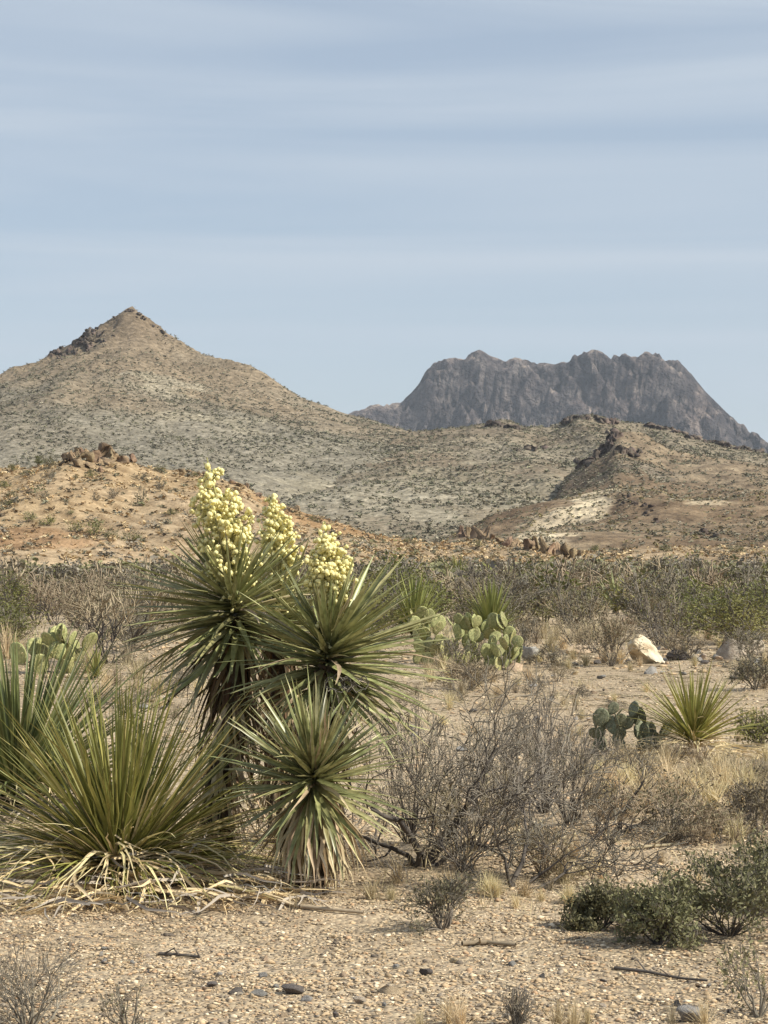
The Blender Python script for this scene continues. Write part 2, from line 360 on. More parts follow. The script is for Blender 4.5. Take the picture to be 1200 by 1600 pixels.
def ground_mat():
    m = mat('desert_floor', (0.29, 0.23, 0.16), (0.47, 0.39, 0.285), (0.375, 0.305, 0.215), scale=0.8, detail=8, rough=0.95, world_co=True)
    t = m.node_tree; N = t.nodes; L = t.links; b = N['Principled BSDF']
    geo = [n for n in N if n.type == 'NEW_GEOMETRY'][0]
    vo = N.new('ShaderNodeTexVoronoi'); vo.inputs['Scale'].default_value = 42; vo.inputs['Randomness'].default_value = 1
    L.new(geo.outputs['Position'], vo.inputs['Vector'])
    vc = N.new('ShaderNodeTexVoronoi'); vc.inputs['Scale'].default_value = 19
    L.new(geo.outputs['Position'], vc.inputs['Vector'])
    sep = N.new('ShaderNodeSeparateColor'); L.new(vo.outputs['Color'], sep.inputs[0])
    cr = N.new('ShaderNodeValToRGB'); L.new(sep.outputs[0], cr.inputs['Fac']); e = cr.color_ramp.elements
    e[0].color = (0.50, 0.46, 0.44, 1); e[1].color = (1.35, 1.32, 1.25, 1); e[1].position = 0.95
    x = e.new(0.25); x.color = (0.85, 0.80, 0.78, 1); x = e.new(0.6); x.color = (1.05, 0.98, 0.92, 1)
    mm = N.new('ShaderNodeMix'); mm.data_type = 'RGBA'; mm.blend_type = 'MULTIPLY'; mm.inputs['Factor'].default_value = 0.9
    ramp = [n for n in N if n.type == 'VALTORGB' and n is not cr][0]
    L.new(ramp.outputs[0], mm.inputs['A']); L.new(cr.outputs[0], mm.inputs['B']); L.new(mm.outputs['Result'], b.inputs['Base Color'])
    ad = N.new('ShaderNodeMath'); ad.operation = 'ADD'; L.new(vo.outputs['Distance'], ad.inputs[0]); L.new(vc.outputs['Distance'], ad.inputs[1])
    bp = N.new('ShaderNodeBump'); bp.inputs['Strength'].default_value = 0.9; bp.inputs['Distance'].default_value = 0.012; bp.invert = True
    L.new(ad.outputs[0], bp.inputs['Height']); L.new(bp.outputs[0], b.inputs['Normal'])
    return m
def hill_mat(name, c1, c2, c3, scale, bscale, bdist, speck=None):
    m = mat(name, c1, c2, c3, scale=scale, detail=8, rough=0.97, tint=True, bump=0.9, bscale=bscale, bdist=bdist, world_co=True, spec=0.05)
    return m

# ------------------------------------------------------------------ the land
def spaced(a, b, fine, grow):
    v = [a]; s = fine
    while v[-1] < b: v.append(v[-1] + s); s *= grow
    return np.array(v)
xs = spaced(0, 7000, 0.12, 1.06); xs = np.concatenate([-xs[:0:-1], xs])
ys = np.concatenate([-spaced(0, 400, 8, 1.5)[:0:-1], np.linspace(0, 6, 8)[:-1], spaced(6, 7000, 0.085, 1.027)])
add('ground', grid_mesh('ground', xs, ys, gz, ground_mat()), kind='structure')

def blob(X, Y, cx, cy, rx, ry, s, rot=0.0):
    c, sn = math.cos(rot), math.sin(rot); u = (X - cx) * c + (Y - cy) * sn; v = -(X - cx) * sn + (Y - cy) * c
    d = np.hypot(u / rx, v / ry) + 0.45 * fbm(X / (rx * 0.5), Y / (ry * 0.4), 3, s)
    return smooth((1.15 - d) / 0.35)
def lerp(a, b, t): return a * (1 - t[..., None]) + np.asarray(b, float) * t[..., None]
def fit_patch(pts, which):
    P = [hit(px, py, which=which) for px, py in pts]; P = [p for p in P if p]
    return P
def t_cone(X, Y, Z):
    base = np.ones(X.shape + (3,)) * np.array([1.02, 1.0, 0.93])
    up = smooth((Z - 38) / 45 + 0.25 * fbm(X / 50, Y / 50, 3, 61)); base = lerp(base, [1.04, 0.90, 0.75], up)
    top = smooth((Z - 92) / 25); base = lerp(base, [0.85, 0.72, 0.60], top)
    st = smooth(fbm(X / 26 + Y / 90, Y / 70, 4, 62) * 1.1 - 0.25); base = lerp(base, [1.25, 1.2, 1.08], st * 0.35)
    for px, py, rx, ry in ((255, 598, 16, 26), (325, 655, 26, 16), (590, 770, 26, 22), (640, 780, 30, 22), (540, 800, 20, 20)):
        p = hit(px, py, which=('cone',))
        if p: base = lerp(base, [1.5, 1.45, 1.28], 0.7 * blob(X, Y, p[0], p[1], rx, ry, 63))
    p = hit(330, 618, which=('cone',))
    if p: base = lerp(base, [1.2, 1.0, 0.78], 0.6 * blob(X, Y, p[0], p[1], 14, 12, 64))
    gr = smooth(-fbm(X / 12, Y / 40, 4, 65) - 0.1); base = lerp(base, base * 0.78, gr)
    return base
def t_brownish(base0, patches, s, alt=(0.72, 0.60, 0.50), k=0.8):
    def f(X, Y, Z):
        base = np.ones(X.shape + (3,)) * np.array(base0)
        st = smooth(fbm(X / 45, Y / 60, 4, s) * 1.2 + 0.2); base = lerp(base, alt, st * k)
        st = smooth(fbm(X / 14, Y / 20, 4, s + 5) * 1.2 - 0.3); base = lerp(base, np.array(base0) * 1.3, st * 0.6)
        for px, py, rx, ry, col, w in patches:
            p = hit(px, py, d1=1500)
            if p: base = lerp(base, col, w * blob(X, Y, p[0], p[1], rx, ry, s + 9))
        return base
    return f
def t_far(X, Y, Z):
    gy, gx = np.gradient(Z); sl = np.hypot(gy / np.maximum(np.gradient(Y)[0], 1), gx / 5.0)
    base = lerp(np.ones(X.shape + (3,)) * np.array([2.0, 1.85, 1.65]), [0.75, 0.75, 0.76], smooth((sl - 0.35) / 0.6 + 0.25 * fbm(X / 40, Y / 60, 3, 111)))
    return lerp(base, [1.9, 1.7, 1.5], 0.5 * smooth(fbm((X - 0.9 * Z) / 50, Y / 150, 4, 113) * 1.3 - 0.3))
WHITE = (2.5, 2.6, 2.45)
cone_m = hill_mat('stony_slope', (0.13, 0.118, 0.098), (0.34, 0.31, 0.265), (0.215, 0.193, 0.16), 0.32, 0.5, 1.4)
brown_m = hill_mat('brown_slope', (0.115, 0.088, 0.068), (0.33, 0.265, 0.195), (0.21, 0.165, 0.122), 0.16, 0.7, 1.0)
tan_m = hill_mat('tan_slope', (0.185, 0.13, 0.08), (0.44, 0.335, 0.22), (0.31, 0.23, 0.148), 0.55, 1.8, 0.35)
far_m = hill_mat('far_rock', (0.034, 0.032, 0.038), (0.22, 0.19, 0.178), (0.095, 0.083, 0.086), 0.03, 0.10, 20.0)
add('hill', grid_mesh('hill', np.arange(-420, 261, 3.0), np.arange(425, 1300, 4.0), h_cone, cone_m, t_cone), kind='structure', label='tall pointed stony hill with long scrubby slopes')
add('hill', grid_mesh('hill', np.arange(-80, 400, 2.5), np.arange(430, 1200, 4.0), h_ridge, cone_m, t_brownish((1.0, 0.92, 0.80), [(640, 760, 40, 60, (1.35, 1.32, 1.2), 0.8), (560, 780, 30, 40, (1.3, 1.27, 1.15), 0.7), (860, 720, 30, 50, (1.1, 1.05, 0.95), 0.8), (760, 760, 30, 50, (1.2, 1.15, 1.0), 0.6)], 71, (0.86, 0.74, 0.63))), kind='structure', label='brown ridge behind the saddle of the pointed hill')
add('hill', grid_mesh('hill', np.arange(30, 300, 1.8), np.arange(390, 860, 2.5), h_spur, brown_m, t_brownish((1.0, 0.97, 0.90), [(1010, 735, 8, 12, (0.8, 0.85, 0.9), 0.8)], 81, (0.84, 0.76, 0.68))), kind='structure', label='brown spur with a dark rocky crest')
add('hill', grid_mesh('hill', np.arange(-10, 200, 1.2), np.arange(285, 610, 1.8), h_brown, brown_m, t_brownish((1.03, 0.99, 0.90), [(955, 762, 3.5, 10, WHITE, 1.0), (938, 772, 4.5, 13, WHITE, 1.0), (920, 784, 5, 15, WHITE, 1.0), (905, 797, 5.5, 16, WHITE, 1.0), (890, 810, 5, 14, WHITE, 1.0), (873, 822, 5, 14, WHITE, 1.0), (858, 833, 4.5, 12, WHITE, .9), (1085, 780, 4, 6, WHITE, 0.6), (1105, 786, 4, 5, WHITE, 0.5), (770, 810, 14, 20, (0.76, 0.66, 0.57), 0.8)], 91, (0.80, 0.71, 0.62))), kind='structure', label='low brown hill with a pale washed gully')
add('hill', grid_mesh('hill', np.arange(-130, 130, 0.8), np.arange(188, 330, 0.8), h_tan, tan_m, t_brownish((1.0, 1.0, 1.0), [(560, 830, 13, 10, (1.0, 0.86, 0.72), 0.9), (480, 800, 10, 10, (0.97, 0.84, 0.70), 0.9), (30, 840, 8, 8, (0.9, 0.72, 0.6), 0.7)], 101, (1.12, 1.08, 0.98), 0.7)), kind='structure', label='low tan grassy hill behind the brush')
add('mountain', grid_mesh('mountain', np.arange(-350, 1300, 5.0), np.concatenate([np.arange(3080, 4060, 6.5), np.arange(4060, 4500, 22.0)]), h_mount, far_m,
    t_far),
    kind='structure', label='far jagged bluish brown mountain with cliffs and ribs')

# ------------------------------------------------------------------ blades
def blade(L=1.0, W=0.05, bend=0.3, seg=6, fold=0.35, base=0.75, wob=0.0, seed=0, peak=0.25):
    r = random.Random(seed); V = []; a = 0.0; p = Vector((0, 0, 0)); dl = L / seg; sx = 0.0
    for i in range(seg + 1):
        t = i / seg
        w = W * 0.5 * (base + (1 - base) * min(t / peak, 1)) * (1 - max(0, (t - peak) / (1 - peak)) ** 1.6)
        if i == seg: w = W * 0.02
        nrm = Vector((0, math.sin(a), math.cos(a)))
        V += [(-w + sx + p.x, p.y + nrm.y * w * fold, p.z + nrm.z * w * fold), (sx + p.x, p.y, p.z), (w + sx + p.x, p.y + nrm.y * w * fold, p.z + nrm.z * w * fold)]
        a += bend * (0.5 + t) / seg
        p += Vector((0, math.cos(a), -math.sin(a))) * dl; sx += r.uniform(-1, 1) * wob * dl
    F = []
    for i in range(seg):
        b = i * 3; F += [(b, b + 1, b + 4, b + 3), (b + 1, b + 2, b + 5, b + 4)]
    return np.array(V), np.array(F)
def rosette(root, part, meshes, centre, axis, n, th0, th1, ln, power=1.0, jit=0.12, lift=0.05, droop=0.0, floor=None, inner=0.15, inner_len=0.85, alt=None, alt_p=0.3, phase=0.0, stuff=0, stuff_mat=None, azf=None, rnd=random):
    """leaves fanned about an axis; the first n as single parts, `stuff` more joined"""
    axis = Vector(axis).normalized(); q = axis.to_track_quat('Z', 'Y'); out = []; js = []
    N_ = n + stuff
    order = list(range(N_)); rnd.shuffle(order)
    for cnt, i in enumerate(order):
        t = (i + 0.5) / N_; th = th0 + (th1 - th0) * t ** power + rnd.gauss(0, jit * 0.5)
        ph = phase + i * 2.39996 + rnd.gauss(0, 0.15)
        d = q @ Vector((math.sin(th) * math.cos(ph), math.sin(th) * math.sin(ph), math.cos(th)))
        d = (d + Vector((rnd.gauss(0, jit * 0.4), rnd.gauss(0, jit * 0.4), rnd.gauss(0, jit * 0.4) - droop * t))).normalized()
        up = axis * 0.6 + Vector((0, 0, 0.6)) if th < 2 else -axis
        pos = Vector(centre) + axis * lift * (1 - 2 * t) + d * 0.015
        k = min(int(t * len(meshes) + rnd.uniform(-0.7, 0.7)), len(meshes) - 1); k = max(k, 0)
        l = ln * (0.80 + 0.3 * rnd.random()) * (1.0 if t > inner else inner_len)
        if azf: l *= azf(d)
        up = up + Vector((rnd.gauss(0, .25), rnd.gauss(0, .25), rnd.gauss(0, .25)))
        for _try in range(14):
            X = frame(pos, d, up, (l * rnd.uniform(0.8, 1.15), l, l))
            if floor is None: break
            cl = CLN[meshes[k].name]
            if min((X @ Vector(q_)).z for q_ in cl[1:]) > floor + 0.008: break
            d = (d + Vector((0, 0, 0.09))).normalized()
        if cnt < n: add(part, (alt if alt and rnd.random() < alt_p else meshes)[k], root, local(root, X))
        else: js.append((k, X))
    if js:
        prt = []
        for k, X in js:
            v = np.empty(len(meshes[k].vertices) * 3, np.float32); meshes[k].vertices.foreach_get('co', v); v = v.reshape(-1, 3)
            f = np.array([p.vertices[:] for p in meshes[k].polygons]); A = np.array(local(root, X))
            prt.append((v @ A[:3, :3].T + A[:3, 3], f))
        V, F = join(prt)
        add('leaves', mesh_np('leaves', V, F, stuff_mat, None, False), root, kind='stuff')
CLN = {}
def leaf_mesh(name, vf, mt):
    m = mesh_np(name, *vf, mt); CLN[m.name] = [tuple(p) for p in vf[0][1::3]]; return m
YL = [leaf_mesh('leaf', blade(1, 0.060, b, 6, 0.55, 0.8, 0.06, i), M['yucca_leaf']) for i, b in enumerate((-0.15, -0.05, 0.04, 0.14, 0.24, 0.42))]
YO = [leaf_mesh('leaf', blade(1, 0.055, b, 6, 0.55, 0.8, 0.22, i + 40), M['yucca_leaf'] if i % 3 else M['yucca_dead']) for i, b in enumerate((-0.35, 0.3, 0.6, 0.5, 0.9, 1.1))]
YD = [leaf_mesh('dead_leaf', blade(1, 0.05, b, 6, 0.7, 0.8, 0.25, i + 9), M['yucca_dead']) for i, b in enumerate((0.2, 0.5, 0.8, 0.3))]
YB = [leaf_mesh('dead_leaf', blade(1, 0.06, b, 6, 0.7, 0.8, 0.25, i + 19), M['yucca_brown']) for i, b in enumerate((0.1, 0.4, 0.7))]

def blossom_vf(open_=0.0, seed=0):
    rr = np.random.default_rng(seed); V = []; F = []; n = 6
    prof_ = [(0.10, 0.0), (0.50, -0.15), (0.86, -0.55), (0.95 + open_ * 0.3, -1.05), (0.74 + open_ * 0.7, -1.6), (0.35 + open_ * 1.0, -2.05)]
    for r, z in prof_:
        for k in range(n * 2):
            a = PI * k / n; s = 1.0 if k % 2 == 0 else 0.74
            V.append((r * s * math.cos(a), r * s * math.sin(a), z * (1.0 if k % 2 == 0 or z > -1.4 else 0.78)))
    m = n * 2
    for i in range(len(prof_) - 1):
        for k in range(m):
            a, b = i * m + k, i * m + (k + 1) % m; F.append((a, b, b + m, a + m))
    V = np.array(V) * (1 + 0.04 * rr.normal(size=(len(V), 1)))
    return V, np.array(F)
BL = [mesh_np('blossom', *blossom_vf(o, i), M['blossom'], None, True) for i, o in enumerate((0.0, 0.1, 0.35, 0.7))]
BV, BF = blossom_vf(0.1, 7)
def panicle(root, pts_axis, sil, n, size, D, seed):
    """flower stalk following pts_axis (px, py); sil: (t, radius px)"""
    rr = random.Random(seed); k = D / FPX
    A = [ap(px, py, D + dd) for px, py, dd in pts_axis]
    def pt(t):
        u = t * (len(A) - 1); i = min(int(u), len(A) - 2); return A[i].lerp(A[i + 1], u - i)
    S = []; m_ = 14
    for i in range(m_):
        a, b = pt(i / m_), pt((i + 1) / m_); S.append((*a, *b, 0.016 * (1 - i / m_ * 0.8), 0.016 * (1 - (i + 1) / m_ * 0.8)))
    placed = []; mx_ = max(s_[1] for s_ in sil); tries = 0
    while len(placed) < n and tries < n:
        tries += 1
        t = (tries * 0.618034) % 1.0; R = np.interp(t, [s_[0] for s_ in sil], [s_[1] for s_ in sil]) * k * rr.uniform(0.78, 1.12)
        if rr.random() > 0.12 + (R / (mx_ * k)): continue
        a = rr.uniform(0, 2 * PI); tip = pt(t) + Vector((math.cos(a) * R, math.sin(a) * R, R * rr.uniform(-0.1, 0.35))); c = pt(max(0, t - 0.05))
        S.append((*c, *tip, 0.0045, 0.002))
        for j in range(max(2, int(R / size * 2.6))):
            u = rr.uniform(0.25, 1.02); p = c.lerp(tip, u) + Vector((rr.gauss(0, 1), rr.gauss(0, 1), rr.gauss(-0.6, 0.8))) * size * 1.1
            if any((p - q_).length_squared < (size * 1.08) ** 2 for q_ in placed): continue
            placed.append(p); S.append((*c.lerp(tip, u), *p, 0.002, 0.0015))
    V, F = segs_mesh(S, 5); V = V - np.array(root.location)
    st = add('flower_stalk', mesh_np('flower_stalk', V, F, M['stalk']), root)
    placed.sort(key=lambda p_: p_.y); bs = []
    for n_, p in enumerate(placed):
        s = size * rr.uniform(0.62, 1.15); dn = Vector((rr.gauss(0, .7), rr.gauss(0, .7), 1)).normalized()
        Mx = Matrix.Translation(p + Vector((0, 0, size * 0.8)) - root.location) @ dn.to_track_quat('Z', 'Y').to_matrix().to_4x4() @ Matrix.Rotation(rr.uniform(0, 6), 4, 'Z') @ Matrix.Diagonal((s, s, s * rr.uniform(0.9, 1.15), 1))
        if n_ < 290: add('blossom', rr.choice(BL), st, Mx)
        elif n_ % 2 or n_ < 420: bs.append((BV @ np.array(Mx)[:3, :3].T + np.array(Mx)[:3, 3], BF))
    if bs: add('blossoms', mesh_np('blossoms', *join(bs), M['blossom'], None, True), st, kind='stuff')
    # small buds hidden in the bunches, and the thin branchlets carry them
def trunk(root, pts, mat_, rnd=random):
    S = []
    for i in range(len(pts) - 1):
        (a, ra), (b, rb) = pts[i], pts[i + 1]; n = 5
        for k in range(n):
            p0, p1 = Vector(a).lerp(Vector(b), k / n), Vector(a).lerp(Vector(b), (k + 1) / n)
            r0, r1 = ra + (rb - ra) * k / n, ra + (rb - ra) * (k + 1) / n
            S.append((*p0, *p1, r0 * 1.12, r1 * 0.92))
    V, F = segs_mesh(S, 10); add('trunk', mesh_np('trunk', V - np.array(root.location), F, mat_), root)
def skirt(root, pts, n, ln, meshes, spread=0.25, rnd=random, name='dead_leaf', t0=0.0):
    """dead leaves hanging down along the trunk"""
    for i in range(n):
        u = (t0 + (1 - t0) * rnd.random()) * (len(pts) - 1); k = min(int(u), len(pts) - 2)
        p = Vector(pts[k][0]).lerp(Vector(pts[k + 1][0]), u - k); a = rnd.uniform(0, 2 * PI); r = pts[k][1]
        o = Vector((math.cos(a), math.sin(a), 0)); d = (Vector((0, 0, -1)) + o * abs(rnd.gauss(0, spread))).normalized()
        l = ln * rnd.uniform(0.6, 1.1)
        if p.z - l < gz1(p.x, p.y): l = max(0.08, (p.z - gz1(p.x, p.y)) * 1.0)
        X = frame(p + o * r * 0.8, d, o, (l * rnd.uniform(0.7, 1.3), l, l))
        add(name, rnd.choice(meshes), root, local(root, X))

# yucca standing behind, with the middle bloom
def make_yuccas():
    G = 'yuccas of the front clump'
    # 1 tall one with the big bloom
    b = gp(352, 1345); D = 11.3; b = Vector((b.x * 11.3 / b.y, 11.3, 0)); b.z = gz1(b.x, b.y)
    r = thing('yucca', 'tallest yucca with the biggest cream bloom, spiky head leaning over bare ground', 'yucca', b, 0, G)
    c = ap(367, 955, D); pts = [((b.x, b.y, b.z - 0.05), 0.07), (tuple(ap(338, 1230, D)), 0.06), (tuple(ap(366, 1090, D)), 0.055), (tuple(c - Vector((0, 0, 0.03))), 0.05)]
    trunk(r, pts, M['bark']); ax = (-0.16, -0.15, 1)
    rosette(r, 'leaf', YL, c, ax, 290, 0.12, 2.05, 0.60, 0.72, 0.17, 0.13, alt=YO, alt_p=0.12, azf=lambda d: 1.05 if d.x < 0 else 0.9, inner=0.28, inner_len=0.66)
    skirt(r, pts[2:], 90, 0.50, YB + YD[:1], 0.6); skirt(r, pts[:3], 100, 0.42, YB + YD[:2], 0.45); skirt(r, pts[:3], 100, 0.50, YD, 1.5, t0=0.15)
    panicle(r, [(372, 950, 0), (358, 870, -0.01), (340, 785, -0.02), (323, 715, -0.02)], [(0, 16), (0.2, 36), (0.36, 46), (0.52, 45), (0.70, 36), (0.83, 22), (0.91, 11), (1, 7)], 1300, 0.0135, D, 1)
    # 2 behind it
    D = 11.9; b = Vector((ap(440, 1, D).x, D, 0)); b.z = gz1(b.x, b.y)
    r = thing('yucca', 'yucca hidden between two others, only its slim cream bloom rising clear', 'yucca', b, 0, G)
    c = ap(438, 965, D); pts = [((b.x, b.y, b.z - 0.05), 0.08), (tuple(c - Vector((0, 0, 0.03))), 0.05)]
    trunk(r, pts, M['bark']); rosette(r, 'leaf', YL, c, (0.1, 0.1, 1), 140, 0.1, 1.8, 0.55, 0.8, 0.14, 0.08, inner=0.3, inner_len=0.6)
    skirt(r, pts, 130, 0.45, YB + YD[:2], 0.45); skirt(r, pts, 90, 0.45, YD, 1.5)
    panicle(r, [(440, 955, 0), (440, 880, 0), (433, 826, 0), (427, 775, 0)], [(0, 12), (0.3, 22), (0.45, 28), (0.65, 25), (0.85, 14), (1, 7)], 700, 0.0133, D, 2)
    # 3 the central one
    D = 10.85; b = Vector((ap(500, 1, D).x, D, 0)); b.z = gz1(b.x, b.y)
    r = thing('yucca', 'middle-height yucca with a short cream bloom, wide spiky head above the lowest rosette', 'yucca', b, 0, G)
    c = ap(512, 1030, D); pts = [((b.x - 0.05, b.y, b.z - 0.05), 0.085), (tuple(ap(488, 1200, D)), 0.075), (tuple(c - Vector((0, 0, 0.03))), 0.055)]
    trunk(r, pts, M['bark']); rosette(r, 'leaf', YL, c, (0.10, -0.22, 1), 290, 0.12, 1.95, 0.57, 0.75, 0.17, 0.12, alt=YO, alt_p=0.12, azf=lambda d: 1.12 if d.x > 0.3 else 0.95, inner=0.24, inner_len=0.62)
    skirt(r, pts, 170, 0.42, YB + YD[:2], 0.42, t0=0.2); skirt(r, pts, 80, 0.45, YD, 1.5, t0=0.1)
    panicle(r, [(512, 1025, 0), (516, 960, -0.01), (516, 890, -0.01), (507, 814, -0.01)], [(0, 10), (0.25, 13), (0.36, 16), (0.48, 24), (0.57, 33), (0.72, 34), (0.85, 19), (0.93, 9), (1, 6)], 800, 0.0135, D, 3)
    # 4 low one in front
    b = gp(487, 1398); D = b.y
    r = thing('yucca', 'lowest yucca rosette, without a bloom, with a straw skirt down to the gravel', 'yucca', b, 0, G)
    c = ap(490, 1222, D); pts = [((b.x, b.y + 0.05, b.z - 0.05), 0.08), (tuple(c + Vector((0, 0.06, -0.05))), 0.06)]
    trunk(r, pts, M['bark']); rosette(r, 'leaf', YL, c, (0.05, -0.72, 0.72), 190, 0.10, 1.5, 0.47, 0.80, 0.17, 0.08, alt=YO, alt_p=0.14)
    skirt(r, pts, 90, 0.46, YD, 0.42, t0=0.45); skirt(r, pts, 130, 0.42, YB, 0.25, t0=0.2)
    skirt(r, pts, 90, 0.50, YD, 0.8, t0=0.8)
make_yuccas()

# ------------------------------------------------------------------ long narrow-leaved clumps
SL = [leaf_mesh('leaf', blade(1, 0.018, b, 8, 0.5, 0.8, 0.13, i, 0.3), M['sotol']) for i, b in enumerate((0.05, 0.12, 0.22, 0.35, 0.55, 0.8, 1.15))]
SY = [leaf_mesh('leaf', blade(1, 0.018, b, 8, 0.5, 0.8, 0.08, i + 3, 0.3), M['sotol_yellow']) for i, b in enumerate((0.05, 0.15, 0.3, 0.45, 0.65, 0.9, 1.2))]
SD = [leaf_mesh('dead_leaf', blade(1, 0.017, b, 8, 0.4, 0.8, 0.12, i + 5, 0.3), M['straw']) for i, b in enumerate((0.3, 0.7, 1.1, 1.5, 1.9))]
SG = [leaf_mesh('dead_leaf', blade(1, 0.016, b, 7, 0.3, 0.8, 0.25, i + 15, 0.3), M['straw_grey']) for i, b in enumerate((0.15, 0.35, 0.6))]
DL = [leaf_mesh('leaf', blade(1, 0.026, b, 7, 0.5, 0.8, 0.06, i, 0.3), M['sotol_dark']) for i, b in enumerate((0.04, 0.1, 0.18, 0.3, 0.5, 0.8))]
RL = [leaf_mesh('leaf', blade(1, 0.034, b, 6, 0.5, 0.8, 0.06, i, 0.3), M['sotol']) for i, b in enumerate((0.05, 0.12, 0.2, 0.3, 0.45))]
RS = [leaf_mesh('dead_leaf', blade(1, 0.034, b, 6, 0.4, 0.8, 0.2, i + 5, 0.3), M['straw']) for i, b in enumerate((0.4, 0.9, 1.4))]
def litter_mass(root, n, c, rx, ry, ln, mt, seed):
    rn = random.Random(seed); prt = []; bl = [blade(1, 0.045, b_, 5, 0.3, 0.8, 0.2, i_, 0.3) for i_, b_ in enumerate((0.2, 0.5, 0.9))]
    for i in range(n):
        a = rn.uniform(0, 2 * PI); r = math.sqrt(rn.uniform(0.0, 1.0)); x, y = c[0] + math.cos(a) * rx * r, c[1] + math.sin(a) * ry * r
        th = a + rn.gauss(0, 0.8); l = ln * rn.uniform(0.35, 1); d = Vector((math.cos(th), math.sin(th), rn.gauss(0.0, 0.18)))
        X = np.array(local(root, frame((x - d.x * l / 2, y - d.y * l / 2, gz1(x, y) + 0.02 + abs(rn.gauss(0, 0.09)) * (1.3 - r)), d, (rn.gauss(0, 1), rn.gauss(0, 1), 0.6), l)))
        v, f = rn.choice(bl); prt.append((v @ X[:3, :3].T + X[:3, 3], f))
    V, F = join(prt); add('dead_leaves', mesh_np('dead_leaves', V, F, mt), root, kind='stuff')
def litter(root, meshes, n, c, rx, ry, ln, rnd=random, dirs=None):
    for i in range(n):
        a = rnd.uniform(0, 2 * PI) if dirs is None else rnd.uniform(*dirs); r = math.sqrt(rnd.uniform(0.12, 1.0))
        x, y = c[0] + math.cos(a) * rx * r, c[1] + math.sin(a) * ry * r
        th = a + rnd.gauss(0, 0.6); l = ln * rnd.uniform(0.4, 1)
        d = Vector((math.cos(th), math.sin(th), rnd.gauss(0.05, 0.10)))
        X = frame((x - d.x * l / 2, y - d.y * l / 2, gz1(x, y) + 0.015 + abs(rnd.gauss(0, 0.04))), d, (-d.y * rnd.choice((-1, 1)), d.x, rnd.uniform(-0.1, 0.5)), (l * 1.3, l, l * 0.8))
        add('dead_leaf', rnd.choice(meshes), root, local(root, X))
b = gp(186, 1384)
r = thing('sotol', 'big yellow-green grassy clump of long narrow leaves on a straw skirt, below the yuccas', 'sotol', b)
rosette(r, 'leaf', SL, b + Vector((0, 0, 0.03)), (0.02, -0.02, 1), 300, 0.02, 1.32, 1.04, 0.66, 0.19, 0.0, stuff=300, stuff_mat=M['sotol'], azf=lambda d: 0.80 + 0.28 * abs(d.z), floor=b.z, alt=SY, alt_p=0.28)
rosette(r, 'dead_leaf', SD, b + Vector((0, 0, 0.04)), (0, 0, 1), 170, 0.85, 1.5, 1.0, 1, 0.14, 0.0, floor=b.z)
litter(r, SD + SD + SG, 120, b + Vector((0.0, -0.45, 0)), 0.95, 0.5, 0.5)
litter_mass(r, 480, b + Vector((0.0, -0.38, 0)), 0.98, 0.52, 0.42, M['straw'], 1); litter_mass(r, 300, b + Vector((0.1, -0.42, 0)), 1.0, 0.58, 0.36, M['straw_grey'], 2)
b = gp(26, 1266)
r = thing('sotol', 'dark green grassy clump of upright leaves at the picture edge, behind the big yellow-green one', 'sotol', b)
rosette(r, 'leaf', DL, b + Vector((0, 0, 0.03)), (0.0, 0, 1), 290, 0.02, 1.25, 1.24, 0.72, 0.13, 0.0, floor=b.z)
rosette(r, 'dead_leaf', SD, b + Vector((0, 0, 0.04)), (0, 0, 1), 70, 0.9, 1.5, 0.9, 1, 0.15, 0.0, floor=b.z)
litter(r, SG, 40, b, 0.9, 0.7, 0.4)
litter_mass(r, 160, b, 0.95, 0.7, 0.4, M['straw_grey'], 3)
b = gp(1084, 1178)
r = thing('sotol', 'small green spiky clump on its own beside the dark prickly pear, on bare gravel', 'sotol', b)
rosette(r, 'leaf', RL, b + Vector((0, 0, 0.10)), (0.03, -0.05, 1), 150, 0.03, 1.15, 0.62, 0.75, 0.13, 0.03)
rosette(r, 'dead_leaf', RS, b + Vector((0, 0, 0.06)), (0, 0, 1), 55, 1.0, 1.6, 0.46, 1, 0.15, 0.02, floor=b.z)
litter(r, RS, 26, b - Vector((0, 0.1, 0)), 0.62, 0.5, 0.34)
litter_mass(r, 130, b - Vector((0, 0.15, 0)), 0.6, 0.45, 0.32, M['straw'], 4)

# ------------------------------------------------------------------ branching shrubs
def branch_rec(S, p, d, L, r, depth, rng, spread=0.6, up=0.1, kids=(2, 3), shrink=0.72, tips=None, wob=0.22, nseg=3):
    for i in range(nseg):
        d2 = (d + Vector((rng.gauss(0, wob), rng.gauss(0, wob), rng.gauss(0, wob) + up * 0.3))).normalized()
        if p.z < 0.02 and d2.z < 0: d2.z = abs(d2.z)
        q = p + d2 * (L / nseg); r1 = r * 0.86
        S.append((*p, *q, r, r1, depth)); p, d, r = q, d2, r1
        if i >= 1 and depth > 1 and rng.random() < 0.45:
            side = Vector((rng.gauss(0, 1), rng.gauss(0, 1), rng.gauss(0.1, 0.7))).normalized()
            branch_rec(S, p, (d * 0.5 + side * spread * 1.3).normalized(), L * 0.55, r * 0.55, depth - 2, rng, spread, up, kids, shrink, tips, wob, nseg)
    if depth <= 0:
        if tips is not None: tips.append((p, d))
        return
    for _ in range(rng.randint(*kids)):
        side = Vector((rng.gauss(0, 1), rng.gauss(0, 1), rng.gauss(0, 0.8))).normalized()
        branch_rec(S, p, (d + side * spread).normalized(), L * shrink * rng.uniform(0.8, 1.15), r * 0.72, depth - 1, rng, spread, up, kids, shrink, tips, wob, nseg)
